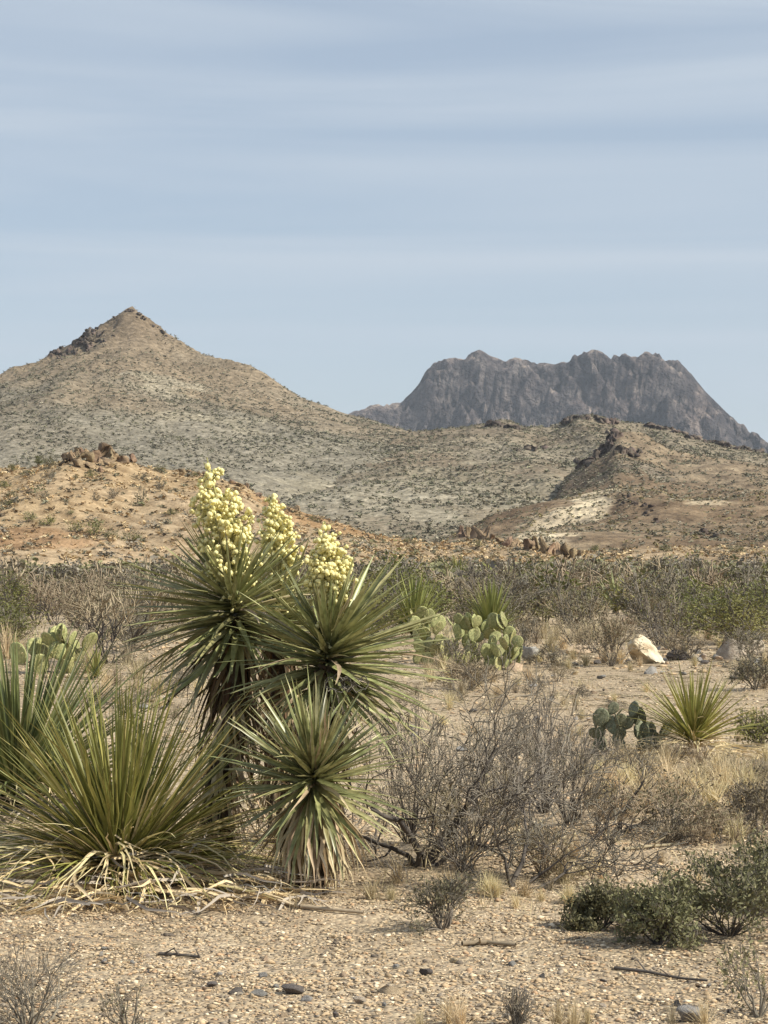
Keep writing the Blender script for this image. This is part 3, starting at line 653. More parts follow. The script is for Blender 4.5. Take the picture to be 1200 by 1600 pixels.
def shrub_protos(seed, stems=7, depth=3, H=0.45, lean=0.9, r=0.012, spread=0.6, shrink=0.72, kids=(2, 3), leaves=0, leaf=0.03, lw=0.4, leafspread=0.06, up=0.1, size=None):
    """unit-ish shrub: (segments, leaf verts/faces)"""
    rng = random.Random(seed); S = []; tips = []
    for i in range(stems):
        a = 2 * PI * i / stems + rng.gauss(0, 0.4); l = abs(rng.gauss(0, 0.35)) + lean * rng.random()
        d = Vector((math.cos(a) * l, math.sin(a) * l, 1)).normalized()
        branch_rec(S, Vector((math.cos(a) * 0.03, math.sin(a) * 0.03, -0.02)), d, H * rng.uniform(0.7, 1.1), r * rng.uniform(0.7, 1.2), depth, rng, spread, up, kids, shrink, tips)
    S = np.array(S); LV = None
    if size:
        ex = np.percentile(np.hypot(S[:, 3], S[:, 4]), 95); ez = np.percentile(S[:, 5], 98); kk = np.array([size[0] / 2 / ex, size[0] / 2 / ex, size[1] / ez])
        S[:, 0:3] *= kk; S[:, 3:6] *= kk
    if leaves:
        k = S[S[:, 8] <= max(1, depth - 2)]; nr = np.random.default_rng(seed)
        i = nr.integers(0, len(k), leaves); t = nr.random((leaves, 1))
        P = k[i, 0:3] * (1 - t) + k[i, 3:6] * t + nr.normal(size=(leaves, 3)) * leafspread
        P[:, 2] = np.abs(P[:, 2])
        Dn = nr.normal(size=(leaves, 3)) + np.array([0, 0, 0.6])
        LV = leaves_mesh(P, Dn, leaf * nr.uniform(0.6, 1.4, leaves), lw, nr)
    return S, LV
def fit(S, LV, w, h):
    """scale the shrub to width w and height h"""
    P = np.concatenate([S[:, 0:3], S[:, 3:6]] + ([LV[0]] if LV is not None else []))
    ex = np.percentile(np.hypot(P[:, 0], P[:, 1]), 97); ez = np.percentile(P[:, 2], 98.5)
    k = np.array([w / 2 / ex, w / 2 / ex, h / ez])
    S = S.copy(); S[:, 0:3] *= k; S[:, 3:6] *= k
    if LV is not None: LV = (LV[0] * k, LV[1])
    return S, LV
def split_meshes(S, LV, m_br, m_tw, m_lf, depth_cut=2, rmin=0.0):
    S = S.copy(); S[:, 6:8] = np.maximum(S[:, 6:8], rmin)
    big = S[S[:, 8] >= depth_cut]; small = S[S[:, 8] < depth_cut]
    out = []
    if len(big): out.append(('branches', mesh_np('branches', *segs_mesh(big, 5), m_br)))
    if len(small): out.append(('twigs', mesh_np('twigs', *segs_mesh(small, 3), m_tw)))
    if LV is not None: out.append(('foliage', mesh_np('foliage', *LV, m_lf)))
    return out

# dead thicket in the middle: three bare bushes, each main limb a part
def bare_bush(label, px, py, spec, m_br, m_tw, seed, r0=0.018, H=0.5, depth=4, spread=0.5, twr=0.0018, shrink=0.7, name='bare_shrub', wob=0.2, up=0.05):
    b = gp(px, py); root = thing(name, label, 'shrub', b, 0)
    rng = random.Random(seed)
    for i, (dx, dy, dz, ll, rr) in enumerate(spec):
        S = []; branch_rec(S, Vector((rng.gauss(0, 0.03), rng.gauss(0, 0.03), -0.03)), Vector((dx, dy, dz)).normalized(), H * ll, r0 * rr, depth, rng, spread, up, (2, 3), shrink, None, wob, 4)
        S = np.array(S); S[:, 6:8] = np.maximum(S[:, 6:8], twr); S[:, 2] = np.maximum(S[:, 2], -0.03); S[:, 5] = np.maximum(S[:, 5], 0.0)
        big = S[S[:, 8] >= 2]; small = S[S[:, 8] < 2]
        br = add('branch', mesh_np('branch', *segs_mesh(big, 6), m_br, None, True), root)
        if len(small): add('twigs', mesh_np('twigs', *segs_mesh(small, 3), m_tw), br, kind='stuff')
    return root
bare_bush('bare dark-stemmed shrub, largest of the thicket, next to the lowest yucca', 662, 1352,
          [(0.0, 0.1, 1, 1.0, 1.3), (0.45, -0.1, 1, 1.0, 1.1), (-0.35, 0.2, 1, 0.85, 0.9), (0.95, 0.1, 0.8, 0.95, 0.9), (0.5, 0.7, 0.9, 0.8, 0.8), (-0.5, -0.1, 1.0, 0.6, 0.6), (0.15, -0.4, 0.9, 0.7, 0.6)],
          M['dark_twig'], M['grey_twig'], 5, 0.017, 0.44, 4, 0.55, 0.0022, 0.74, wob=0.28)
bare_bush('bare forked tan-grey shrub in front of the thicket, with one long low bough', 792, 1388,
          [(0.25, 0, 1, 1.0, 1.1), (-0.35, 0.1, 0.9, 0.8, 0.8), (0.9, -0.1, 0.35, 1.0, 0.8), (0.6, 0.4, 0.8, 0.8, 0.7), (-0.8, 0.0, 0.4, 0.6, 0.6)],
          M['dark_twig'], M['grey_twig'], 8, 0.014, 0.32, 5, 0.5, 0.0022, 0.73, wob=0.28)
bare_bush('hazy grey leafless shrub at the back of the thicket, beyond the dark-stemmed one', 800, 1290,
          [(0.2, 0, 1, 1, 1), (-0.5, 0.1, 0.9, 0.9, 0.9), (0.7, 0, 0.9, 1, 0.9), (0.1, 0.6, 0.8, 0.8, 0.7), (-0.1, -0.6, 0.7, 0.8, 0.7), (0.9, 0.3, 0.5, 0.9, 0.8), (-0.9, 0.2, 0.5, 0.8, 0.8)],
          M['grey_twig'], M['grey_twig'], 12, 0.010, 0.28, 4, 0.6, 0.002, 0.74, wob=0.28)
bare_bush('slim dead shrub with curved black boughs, left of the dry grass patch', 962, 1300,
          [(0.25, 0, 1, 0.9, 1.2), (0.9, 0.1, 0.7, 0.9, 1.0), (0.6, -0.3, 0.4, 0.8, 0.8), (-0.3, 0.2, 0.8, 0.5, 0.6)],
          M['dark_twig'], M['grey_twig'], 15, 0.012, 0.26, 4, 0.5, 0.0018, 0.7)

def placed_shrub(name, label, cat, px, py, w, h, seed, m_br, m_tw, m_lf, group=None, **kw):
    """w, h in photo px at the shrub's foot"""
    b = gp(px, py); k = b.y / FPX
    S, LV = shrub_protos(seed, size=(w * k, h * k), **kw)
    root = thing(name, label, cat, b, 0, group)
    for n, m in split_meshes(S, LV, m_br, m_tw, m_lf, 2, 0.0012 * b.y / 9): add(n, m, root, kind='stuff')
    return root
sg = dict(stems=20, depth=4, lean=1.0, r=0.005, leaves=5800, leaf=0.021, lw=0.42, leafspread=0.012, H=0.4)
placed_shrub('sage_bush', 'dark green sage bush with the widest crown, where the gravel meets the picture edge', 'shrub', 1140, 1462, 250, 124, 21, M['dark_twig'], M['grey_twig'], M['sage'], 'dark sage bushes', **sg)
placed_shrub('sage_bush', 'middle dark sage bush, leaning over its own shadow, against the widest one', 'shrub', 1030, 1476, 150, 92, 22, M['dark_twig'], M['grey_twig'], M['sage'], 'dark sage bushes', **sg)
placed_shrub('sage_bush', 'low dark sage bush, the smallest and outermost towards the thicket', 'shrub', 940, 1452, 110, 62, 23, M['dark_twig'], M['grey_twig'], M['sage'], 'dark sage bushes', **{**sg, 'leaves': 5000})
placed_shrub('sage_bush', 'dark sage bush cut off by the picture edge behind the widest one', 'shrub', 1215, 1425, 130, 110, 24, M['dark_twig'], M['grey_twig'], M['sage'], 'dark sage bushes', **sg)
bw = dict(stems=20, depth=3, lean=0.6, r=0.005, spread=0.45, H=0.4, kids=(2, 3))
placed_shrub('twiggy_bush', 'small grey twiggy bush alone on the gravel beside the fallen stick', 'shrub', 692, 1452, 140, 84, 31, M['grey_twig'], M['grey_twig'], M['greyleaf'], leaves=700, leaf=0.02, leafspread=0.01, **bw)
placed_shrub('twiggy_bush', 'upright grey twiggy bush in the lower corner, below the big straw skirt', 'shrub', 45, 1612, 210, 135, 32, M['grey_twig'], M['grey_twig'], M['greyleaf'], leaves=300, leaf=0.014, leafspread=0.01, **bw)
placed_shrub('twiggy_bush', 'thin brown twiggy bush at the picture bottom, second from the lower corner', 'shrub', 200, 1618, 100, 78, 33, M['grey_twig'], M['grey_twig'], M['greyleaf'], leaves=100, leaf=0.014, leafspread=0.01, **{**bw, 'stems': 8})
placed_shrub('twiggy_bush', 'sparse small-leaved bush at the lower right corner beneath the sage bushes', 'shrub', 1185, 1590, 130, 118, 34, M['grey_twig'], M['grey_twig'], M['sage'], leaves=260, leaf=0.022, leafspread=0.012, **{**bw, 'stems': 7})
placed_shrub('twiggy_bush', 'tiny grey sprig bush at the bottom edge on the gravel', 'shrub', 806, 1606, 62, 62, 35, M['grey_twig'], M['grey_twig'], M['greyleaf'], leaves=60, leaf=0.012, leafspread=0.01, **bw)
placed_shrub('twiggy_bush', 'broad low grey-brown brush mound in front of the small spiky clump', 'shrub', 1055, 1312, 190, 100, 36, M['grey_twig'], M['tan_twig'], M['greyleaf'], leaves=1500, leaf=0.022, leafspread=0.02, **bw)
placed_shrub('twiggy_bush', 'dusky grey brush mound at the right picture edge above the sage bushes', 'shrub', 1185, 1302, 120, 85, 37, M['grey_twig'], M['grey_twig'], M['greyleaf'], leaves=1500, leaf=0.022, leafspread=0.02, **bw)
placed_shrub('twiggy_bush', 'round brownish brush ball on the gravel at the right picture edge', 'shrub', 1180, 1078, 84, 52, 38, M['grey_twig'], M['grey_twig'], M['greyleaf'], leaves=900, leaf=0.035, leafspread=0.03, **bw)
placed_shrub('twiggy_bush', 'flat olive bush peeping out behind the small spiky clump', 'shrub', 1190, 1170, 90, 55, 39, M['grey_twig'], M['grey_twig'], M['olive'], leaves=1500, leaf=0.03, leafspread=0.03, **bw)
placed_shrub('twiggy_bush', 'brown brush heap below the pale round prickly pear clump', 'shrub', 735, 1078, 120, 48, 40, M['grey_twig'], M['tan_twig'], M['greyleaf'], leaves=500, leaf=0.03, leafspread=0.03, **bw)
placed_shrub('twiggy_bush', 'grey brush between the prickly pear and the cream boulder', 'shrub', 955, 1040, 100, 85, 41, M['grey_twig'], M['tan_twig'], M['greyleaf'], leaves=900, leaf=0.035, leafspread=0.04, **bw)
placed_shrub('twiggy_bush', 'wispy grey shrub in the thicket, filling its lower middle', 'shrub', 720, 1362, 190, 150, 42, M['grey_twig'], M['tan_twig'], M['greyleaf'], leaves=300, leaf=0.018, leafspread=0.015, **bw)
placed_shrub('twiggy_bush', 'grey wiry shrub filling the thicket between the dark-stemmed and the forked shrub', 'shrub', 745, 1330, 270, 205, 45, M['dark_twig'], M['grey_twig'], M['greyleaf'], leaves=200, leaf=0.018, leafspread=0.015, **{**bw, 'depth': 4, 'stems': 15})
placed_shrub('twiggy_bush', 'wiry shrub of the thicket closest to the middle yucca, half behind its leaves', 'shrub', 640, 1318, 165, 205, 46, M['dark_twig'], M['grey_twig'], M['greyleaf'], leaves=200, leaf=0.018, leafspread=0.015, **{**bw, 'depth': 3})
placed_shrub('twiggy_bush', 'tall wiry shrub of the thicket reaching highest towards the dark prickly pear', 'shrub', 850, 1270, 190, 190, 47, M['dark_twig'], M['grey_twig'], M['greyleaf'], leaves=200, leaf=0.018, leafspread=0.015, **{**bw, 'depth': 3})
placed_shrub('twiggy_bush', 'faded grass-like brush under the forked tan shrub', 'shrub', 850, 1372, 130, 80, 43, M['tan_twig'], M['tan_twig'], M['drygrass'], leaves=500, leaf=0.02, leafspread=0.015, **bw)
placed_shrub('twiggy_bush', 'wispy grey shrub closing the thicket on its far right side', 'shrub', 890, 1290, 150, 150, 44, M['grey_twig'], M['grey_twig'], M['greyleaf'], leaves=300, leaf=0.018, leafspread=0.015, **bw)

# ------------------------------------------------------------------ prickly pears
def pad_vf():
    n, V, F = 14, [], []
    rings = [(0.0, 0.5), (0.55, 0.42), (0.85, 0.25), (1.0, 0.0), (0.85, -0.25), (0.55, -0.42), (0.0, -0.5)]
    for (rr, zz) in rings[1:-1]:
        for k in range(n):
            a = 2 * PI * k / n; x = math.sin(a) * rr * 0.5; y = -math.cos(a) * rr * 0.5
            wd = 1.0 if y > 0 else 1 - 0.45 * (abs(y) / 0.5) ** 1.5
            V.append((x * wd * 0.86, y + 0.5, zz * 0.085 * (1 - 0.2 * y)))
    V += [(0, 0.5, 0.05), (0, 0.5, -0.05)]; m = len(rings) - 2
    for i in range(m - 1):
        for k in range(n): F.append((i * n + k, i * n + (k + 1) % n, (i + 1) * n + (k + 1) % n, (i + 1) * n + k))
    t = len(V) - 2
    for k in range(n): F.append((t, (k + 1) % n, k, k)); F.append((t + 1, (m - 1) * n + k, (m - 1) * n + (k + 1) % n, (m - 1) * n + (k + 1) % n))
    V = np.array(V); T = []
    for f in F:
        T.append((f[0], f[1], f[2]))
        if len(set(f)) == 4: T.append((f[0], f[2], f[3]))
    return V, np.array(T)
PV, PF = pad_vf()
def pads_mesh(mt, seed):
    r = np.random.default_rng(seed); V = PV.copy(); V[:, 2] += 0.06 * (V[:, 1] ** 2) * r.uniform(-1, 1); V[:, 0] *= r.uniform(0.9, 1.12)
    return mesh_np('pad', V, PF, mt, None, True)
PM = {k: [pads_mesh(M[k], i) for i in range(4)] for k in ('cactus', 'cactus_dark')}
def spines_of(pads, size, root, rng):
    S = []
    for X in pads:
        for _ in range(16):
            side = rng.choice((-1, 1)); a = rng.uniform(0, 2 * PI); rr = math.sqrt(rng.random()) * 0.42
            p = Vector((math.cos(a) * rr * 0.85, 0.5 + math.sin(a) * rr, side * 0.045)); q = p + Vector((rng.gauss(0, .03), rng.gauss(0, .03), side * 0.09))
            p, q = X @ p, X @ q; S.append((*p, *q, 0.004 * size / 0.2, 0.001))
    V, F = segs_mesh(S, 3); add('spines', mesh_np('spines', V, F, M['spine']), root, kind='stuff')
def prickly_pear(label, px, py, w, h, n, pad_px, mk, seed, nb=7):
    b = gp(px, py); k = b.y / FPX; rng = random.Random(seed); root = thing('prickly_pear', label, 'cactus', b, 0, 'prickly pears'); ps = pad_px * k; W, H = w * k / 2, h * k
    open_ = []; mats = []
    def put(base, d, nrm, s, lvl):
        X = frame(base, d, nrm, s); add('pad', rng.choice(PM[mk]), root, X); mats.append(X); open_.append((X, d, s, lvl))
    for i in range(nb):
        a = 2 * PI * i / nb + rng.gauss(0, 0.3); rr = math.sqrt(rng.random()) * 0.8
        p = Vector((math.cos(a) * W * rr, math.sin(a) * W * rr * 0.8, -0.03)); d = Vector((math.cos(a) * 0.35 * rr + rng.gauss(0, .2), math.sin(a) * 0.3 * rr, 1)).normalized()
        t = rng.uniform(0, PI); put(p, d, Vector((math.cos(t), math.sin(t), 0)), ps * rng.uniform(0.9, 1.15), 0)
    tries = 0
    while len(mats) < n and tries < 4000:
        tries += 1; X, d, s, lvl = rng.choice(open_); a = rng.uniform(-1.0, 1.0)
        p = X @ Vector((math.sin(a) * 0.40, 0.5 + math.cos(a) * 0.46, 0))
        side = (X.to_3x3() @ Vector((math.sin(a), math.cos(a) + 0.3, rng.gauss(0, 0.35)))).normalized(); side = (side + Vector((0, 0, 0.35))).normalized()
        q = p + side * ps
        if q.z > H * 1.02 or abs(q.x) > W * 1.05 or abs(q.y) > W or q.z < 0.4 * ps: continue
        t = rng.uniform(0, PI); put(p - side * ps * 0.05, side, Vector((math.cos(t), math.sin(t), rng.gauss(0, .25))), ps * rng.uniform(0.75, 1.1), lvl + 1)
    spines_of(mats, ps, root, rng)
prickly_pear('pale green prickly pear, the biggest clump, beside the round grey rock', 722, 1040, 160, 96, 95, 26, 'cactus', 4, 18)
prickly_pear('low pale prickly pear cluster leaning on the biggest clump, touching the grey rock', 785, 1046, 62, 58, 24, 25, 'cactus', 7, 8)
prickly_pear('sunlit prickly pear seen over the dark green grassy clump', 92, 1052, 105, 85, 26, 34, 'cactus', 9, 5)
prickly_pear('single-file prickly pear nearest the picture edge behind the dark grassy clump', 46, 1040, 40, 62, 5, 44, 'cactus', 10, 2)
prickly_pear('dark dusty prickly pear tucked beside the small spiky clump', 972, 1172, 105, 82, 30, 29, 'cactus_dark', 12, 7)
prickly_pear('withered grey prickly pear scrap right under the small spiky clump', 1030, 1174, 50, 48, 7, 32, 'cactus_dark', 14, 3)

# ------------------------------------------------------------------ rocks
RK = {k: [mesh_np('rock', *(rock_vf(2, i * 7 + 1, 6, 0.15, 0.6, 0.34) if k[:7] == 'outcrop' else rock_vf(3, i * 7 + 1)), M[k], None, False) for i in range(4)] for k in ('cream_rock', 'grey_rock', 'tan_rock', 'pink_rock', 'dark_rock', 'outcrop_tan', 'outcrop_brown')}
def rock(label, px, py, w, h, mk, i=0, rz=0.0, deep=0.8, group=None, name='rock', tilt=0.0):
    b = gp(px, py); k = b.y / FPX
    o = thing(name, label, 'rock', b + Vector((0, 0, h * k * 0.36)), rz, group, RK[mk][i % 4])
    o.scale = (w * k * 0.62, w * k * 0.62 * deep, h * k * 0.66); o.rotation_euler = (0, tilt, rz)
    return o
def boulder():
    b = gp(1013, 1036); k = b.y / FPX; V, F = rock_vf(4, 23, 9, 0.5, 0.85, 0.012); V = V.copy()
    V[:, 2] = V[:, 2] * 25 + 16; t = np.clip(V[:, 2] / 45, 0, 1.3); x = V[:, 0] * (34 - 15 * t) - 14 * t
    V[:, 2] += np.where(V[:, 2] > 5, -0.28 * x, 0); V = np.stack([x * k, V[:, 1] * 0.24, V[:, 2] * k], 1)
    thing('rock', 'large cream boulder with an ochre stain, standing above the gravel', 'rock', b, 0, None, mesh_np('rock', V, F, M['cream_rock']))
boulder()
rock('round grey rock against the low prickly pear cluster', 827, 1032, 29, 28, 'grey_rock', 0, 0.2)
rock('long tan rock slanting on the gravel next to the round grey rock', 869, 1038, 38, 15, 'tan_rock', 1, -0.5, 0.4, tilt=0.5)
rock('pinkish rock, the tallest of the pile at the right picture edge', 1145, 1030, 52, 36, 'pink_rock', 2, 0.1)
rock('pale round-topped rock in the pile, closest to the right picture edge', 1176, 1028, 38, 36, 'pink_rock', 0, 1.2)
rock('low reddish rock peeping above the brush by the cream boulder', 985, 978, 22, 14, 'tan_rock', 3, 0.7)
rock('dark stone in the shade beyond the cream boulder', 1060, 1032, 30, 18, 'dark_rock', 3, 0.3)
rock('grey stone lying in front of the cream boulder', 1018, 1053, 24, 14, 'grey_rock', 2, 0.9)
rock('small tan rock at the foot of the low prickly pear', 806, 1050, 30, 14, 'tan_rock', 2, 0.4)
rock('pale flat rock between the brush and the long tan rock', 905, 1022, 34, 16, 'tan_rock', 3, 0.5)
rock('blue-grey stone at the bottom edge, near the corner bush', 1074, 1596, 44, 26, 'grey_rock', 1, 0.6)
rock('dark peaked stone in the gravel, biggest of the middle group', 455, 1552, 34, 15, 'dark_rock', 1, 0.3)
rock('flat brown slab stone on the gravel with a sharp shadow', 612, 1551, 44, 13, 'tan_rock', 2, 0.1)
rock('dark stone at the far left of the middle gravel group', 370, 1552, 26, 12, 'dark_rock', 2, 1.0)
rock('dark red stone below the small twiggy bush', 665, 1524, 20, 14, 'dark_rock', 0, 0.2)
rock('grey pebble beside the dark peaked stone', 405, 1556, 22, 11, 'grey_rock', 3, 0.4)
rock('white stone on the gravel below the dark peaked stone', 560, 1568, 20, 12, 'pink_rock', 1, 0.4)

ORD = ['first', 'second', 'third', 'fourth', 'fifth', 'sixth', 'seventh', 'eighth', 'ninth', 'tenth', 'eleventh', 'twelfth', 'thirteenth', 'fourteenth', 'fifteenth', 'sixteenth', 'seventeenth', 'eighteenth', 'nineteenth', 'twentieth'] + \
      ['twenty-' + w for w in ('first', 'second', 'third', 'fourth', 'fifth', 'sixth', 'seventh', 'eighth', 'ninth')] + ['thirtieth'] + ['thirty-' + w for w in ('first', 'second', 'third', 'fourth', 'fifth', 'sixth', 'seventh', 'eighth', 'ninth')] + ['fortieth'] + ['forty-' + w for w in ('first', 'second', 'third', 'fourth', 'fifth', 'sixth', 'seventh', 'eighth', 'ninth')]
def label_by_order(items, fmt):
    """items: (object, px, bucket phrase); each label counts from left within its bucket"""
    by = {}
    for o, px, b in items: by.setdefault(b, []).append((px, o))
    for b, L in by.items():
        L.sort(key=lambda t: t[0])
        for i, (px, o) in enumerate(L): o['label'] = fmt(ORD[min(i, len(ORD) - 1)], b) if len(L) > 1 else fmt('only', b)
# scattered stones lying on the gravel, one object each
items = []; rs = random.Random(77)
def stones(n, x0, x1, y0, y1, smin, smax, where):
    for _ in range(n):
        px = rs.uniform(x0, x1); py = rs.uniform(y0, y1); s = rs.uniform(smin, smax)
        mk = rs.choice(('grey_rock', 'tan_rock', 'pink_rock', 'grey_rock', 'tan_rock', 'dark_rock'))
        o = rock('x', px, py, s, s * rs.uniform(0.45, 0.75), mk, rs.randrange(4), rs.uniform(0, 3), rs.uniform(0.6, 1), 'loose stones on the gravel', 'stone', rs.uniform(-.3, .3))
        items.append((o, px, ({'grey_rock': 'grey', 'tan_rock': 'tan', 'pink_rock': 'pale', 'dark_rock': 'dark'}[mk], where)))
stones(22, 830, 1100, 1016, 1062, 6, 15, 'around the cream boulder')
stones(22, 1080, 1200, 1020, 1060, 7, 18, 'by the rock pile at the edge')
stones(16, 640, 930, 1070, 1180, 8, 15, 'before the prickly pear')
stones(12, 960, 1200, 1190, 1345, 9, 18, 'around the small spiky clump')
stones(26, 300, 860, 1495, 1590, 8, 16, 'below the yuccas')
stones(10, 870, 1150, 1500, 1590, 8, 15, 'below the sage bushes')
stones(8, 60, 300, 1470, 1560, 8, 15, 'below the straw skirt')
stones(12, 170, 340, 1090, 1150, 8, 14, 'behind the big grassy clump')
label_by_order(items, lambda o_, b: f'{o_} from left of the loose {b[0]} stones {b[1]}' if o_ != 'only' else f'only loose {b[0]} stone {b[1]}')

# fallen sticks
def stick(label, pts, r, mt, seed):
    P = [gp(*p) for p in pts]; root = P[0].copy(); S = []
    for i in range(len(P) - 1):
        for k in range(4):
            a, c = P[i].lerp(P[i + 1], k / 4) - root, P[i].lerp(P[i + 1], (k + 1) / 4) - root
            z = Vector((0, 0, r * 0.8 + 0.004)); S.append((*(a + z), *(c + z), r * (1 - 0.15 * i), r * (1 - 0.15 * i - 0.03)))
    rn = random.Random(seed)
    for _ in range(3):
        s = rn.choice(S); p = Vector(s[3:6]); S.append((*p, *(p + Vector((rn.gauss(0, .05), rn.gauss(0, .05), 0.03))), r * 0.5, r * 0.3))
    o = thing('fallen_stick', label, 'stick', root, 0, None, mesh_np('fallen_stick', *segs_mesh(S, 6), mt))
stick('long brown fallen stick on the gravel from the straw skirt', [(435, 1412), (470, 1421), (520, 1426), (568, 1431)], 0.012, M['tan_twig'], 1)
stick('pale short fallen stick below the small twiggy bush', [(722, 1479), (760, 1477), (806, 1481)], 0.011, M['tan_twig'], 2)
stick('short dark fallen stick lying on gravel before the straw skirt', [(248, 1494), (280, 1496), (312, 1499)], 0.008, M['dark_twig'], 3)
stick('thin dark fallen stick below the shadow of the sage bushes', [(960, 1516), (1010, 1522), (1060, 1532), (1105, 1536)], 0.007, M['dark_twig'], 4)
stick('bleached crossing stick on the ground right of the thicket', [(975, 1330), (1010, 1326), (1060, 1322)], 0.010, M['tan_twig'], 5)
# curled dry tendril caught in the leaves
S = []; rn = random.Random(4); c0 = ap(542, 1068, 10.45)
p = Vector((0, 0, 0)); 
for i in range(90):
    a = i * 0.42; q = Vector((math.cos(a) * 0.055 + math.sin(i * .13) * 0.05, rn.gauss(0, .01), math.sin(a) * 0.028 + rn.gauss(0, .008)))
    if i: S.append((*p, *q, 0.0028, 0.0028))
    p = q
thing('dry_tendril', 'curled grey dry tendril caught in the middle yucca leaves', 'tendril', c0, 0, None, mesh_np('dry_tendril', *segs_mesh(S, 4), M['grey_twig']))

# ------------------------------------------------------------------ mid-distance spiky clumps in the brush
def spiky(label, px, py, w, h, n, mk, seed, wide=0.05):
    b = gp(px, py); k = b.y / FPX; rng = random.Random(seed); H = h * k; W = w * k / 2; prt = []
    for i in range(n):
        t = (i + .5) / n; th = 0.05 + 1.25 * t; ph = i * 2.4 + rng.gauss(0, .2)
        d = Vector((math.sin(th) * math.cos(ph), math.sin(th) * math.sin(ph), math.cos(th))); l = (H * math.cos(th) ** 2 + W * math.sin(th) ** 2) * rng.uniform(.8, 1.1)
        v, f = blade(1, wide, 0.1 + 0.35 * t, 3, 0.4, 0.8); X = np.array(frame((0, 0, H * 0.05), d, (0, 0, 1), (l, l, l))); prt.append((v @ X[:3, :3].T + X[:3, 3], f))
    V, F = join(prt); r = thing('spiky_clump', label, 'sotol', b, 0, 'spiky clumps in the brush')
    add('leaves', mesh_np('leaves', V, F, M[mk]), r); 
    S = [(0, 0, -0.05, 0, 0, H * 0.12, W * 0.16, W * 0.1)]; add('trunk', mesh_np('trunk', *segs_mesh(S, 8), M['bark']), r)
spiky('yellow-green spiky clump just left of the pale prickly pear', 648, 996, 105, 100, 170, 'green', 1)
spiky('yellow-green spiky clump rising right behind the pale prickly pear', 768, 1000, 110, 92, 190, 'green', 2)
spiky('green spiky clump deeper in the brush, above the prickly pear', 716, 925, 84, 58, 110, 'green', 3, 0.06)
spiky('pale sparse spiky clump, second row, above the prickly pear gap', 798, 938, 84, 58, 60, 'yucca_leaf', 4, 0.09)
spiky('pale broad-leaved spiky clump poking from grey brush above the boulder', 962, 958, 76, 62, 34, 'yucca_leaf', 5, 0.12)
spiky('small green spiky clump at the far brush edge beneath the brown hill', 1120, 906, 30, 22, 60, 'green', 6, 0.08)
spiky('straw-tinged spiky clump hugging the dark grassy clump, near the yucca', 150, 1060, 60, 55, 40, 'green', 8, 0.08)

# ------------------------------------------------------------------ grass tufts
def tuft_mesh(seed, n=60, mt='drygrass', w=0.022):
    rng = random.Random(seed); prt = []
    for i in range(n):
        th = abs(rng.gauss(0, 0.55)); ph = rng.uniform(0, 2 * PI); d = Vector((math.sin(th) * math.cos(ph), math.sin(th) * math.sin(ph), math.cos(th))); l = rng.uniform(.45, 1)
        v, f = blade(1, w, rng.uniform(0.1, 0.9), 3, 0.2, 0.9); X = np.array(frame((rng.gauss(0, .07), rng.gauss(0, .07), -0.02), d, (rng.gauss(0, 1), rng.gauss(0, 1), .5), (l, l, l)))
        prt.append((v @ X[:3, :3].T + X[:3, 3], f))
    return mesh_np('grass_tuft', *join(prt), M[mt])
TF = [tuft_mesh(i, 110) for i in range(4)] + [tuft_mesh(9, 75, 'tan_twig')]
items = []
def tuft(px, py, h, where, i=None, wf=1.0):
    b = gp(px, py); k = b.y / FPX * h; o = thing('grass_tuft', 'x', 'grass', b, rs.uniform(0, 6), 'dry grass tufts', TF[rs.randrange(5) if i is None else i]); o.scale = (k * wf, k * wf, k)
    items.append((o, px, where))
for px, py, h in ((860, 1020, 48), (880, 1012, 40), (838, 1008, 40), (895, 1030, 30), (820, 1000, 30), (870, 1000, 36), (848, 998, 40), (905, 1004, 36), (925, 1000, 40), (888, 1046, 26), (915, 1040, 30), (842, 1034, 24)): tuft(px, py, h, 'by the long tan rock')
for px, py, h in ((945, 1035, 36), (968, 1036, 42), (1045, 1012, 34), (1070, 1020, 26), (1105, 1000, 34), (955, 1008, 40), (1000, 1042, 22), (1060, 1000, 34), (1085, 1040, 24), (1125, 1012, 30), (1160, 1045, 26), (1195, 1040, 30), (985, 1050, 22)): tuft(px, py, h, 'hugging the cream boulder')
for px, py, h in ((1000, 1250, 66), (1040, 1232, 60), (1085, 1240, 62), (1130, 1232, 66), (1170, 1245, 66), (1195, 1222, 55), (1110, 1262, 70), (1150, 1270, 64), (950, 1240, 60), (920, 1262, 60), (1020, 1205, 30), (1075, 1212, 34), (1125, 1205, 34), (1060, 1250, 60), (980, 1225, 50), (1150, 1225, 50), (1185, 1262, 66), (1015, 1270, 60), (1100, 1222, 44), (940, 1215, 44), (1200, 1190, 40)): tuft(px, py, h, 'below the small spiky clump', None, 1.3)
for px, py, h in ((700, 1600, 60), (720, 1608, 70), (870, 1606, 62), (895, 1612, 66), (1050, 1606, 50), (918, 1600, 40), (655, 1612, 46), (1100, 1604, 60)): tuft(px, py, h, 'along the picture bottom', None, 0.8)
for px, py, h in ((700, 1060, 40), (745, 1072, 44), (770, 1068, 30), (720, 1085, 36), (690, 1050, 36)): tuft(px, py, h, 'under the biggest prickly pear', None, 1.2)
for px, py, h in ((620, 1380, 50), (700, 1392, 52), (760, 1395, 44), (580, 1405, 40), (880, 1380, 56), (850, 1350, 60), (900, 1340, 50), (820, 1400, 40), (930, 1362, 40)): tuft(px, py, h, 'around the foot of the thicket', None, 1.2)
for px, py, h in ((12, 1030, 70), (140, 1052, 60), (180, 1070, 40), (215, 1062, 50), (240, 1080, 36), (20, 1010, 60), (200, 1040, 50)): tuft(px, py, h, 'behind the dark grassy clump', None, 1.0)
for px, py, h in ((1168, 1068, 36), (1195, 1075, 40), (1010, 1080, 22), (960, 1095, 20), (880, 1100, 18)): tuft(px, py, h, 'beyond the small spiky clump', None, 1.2)
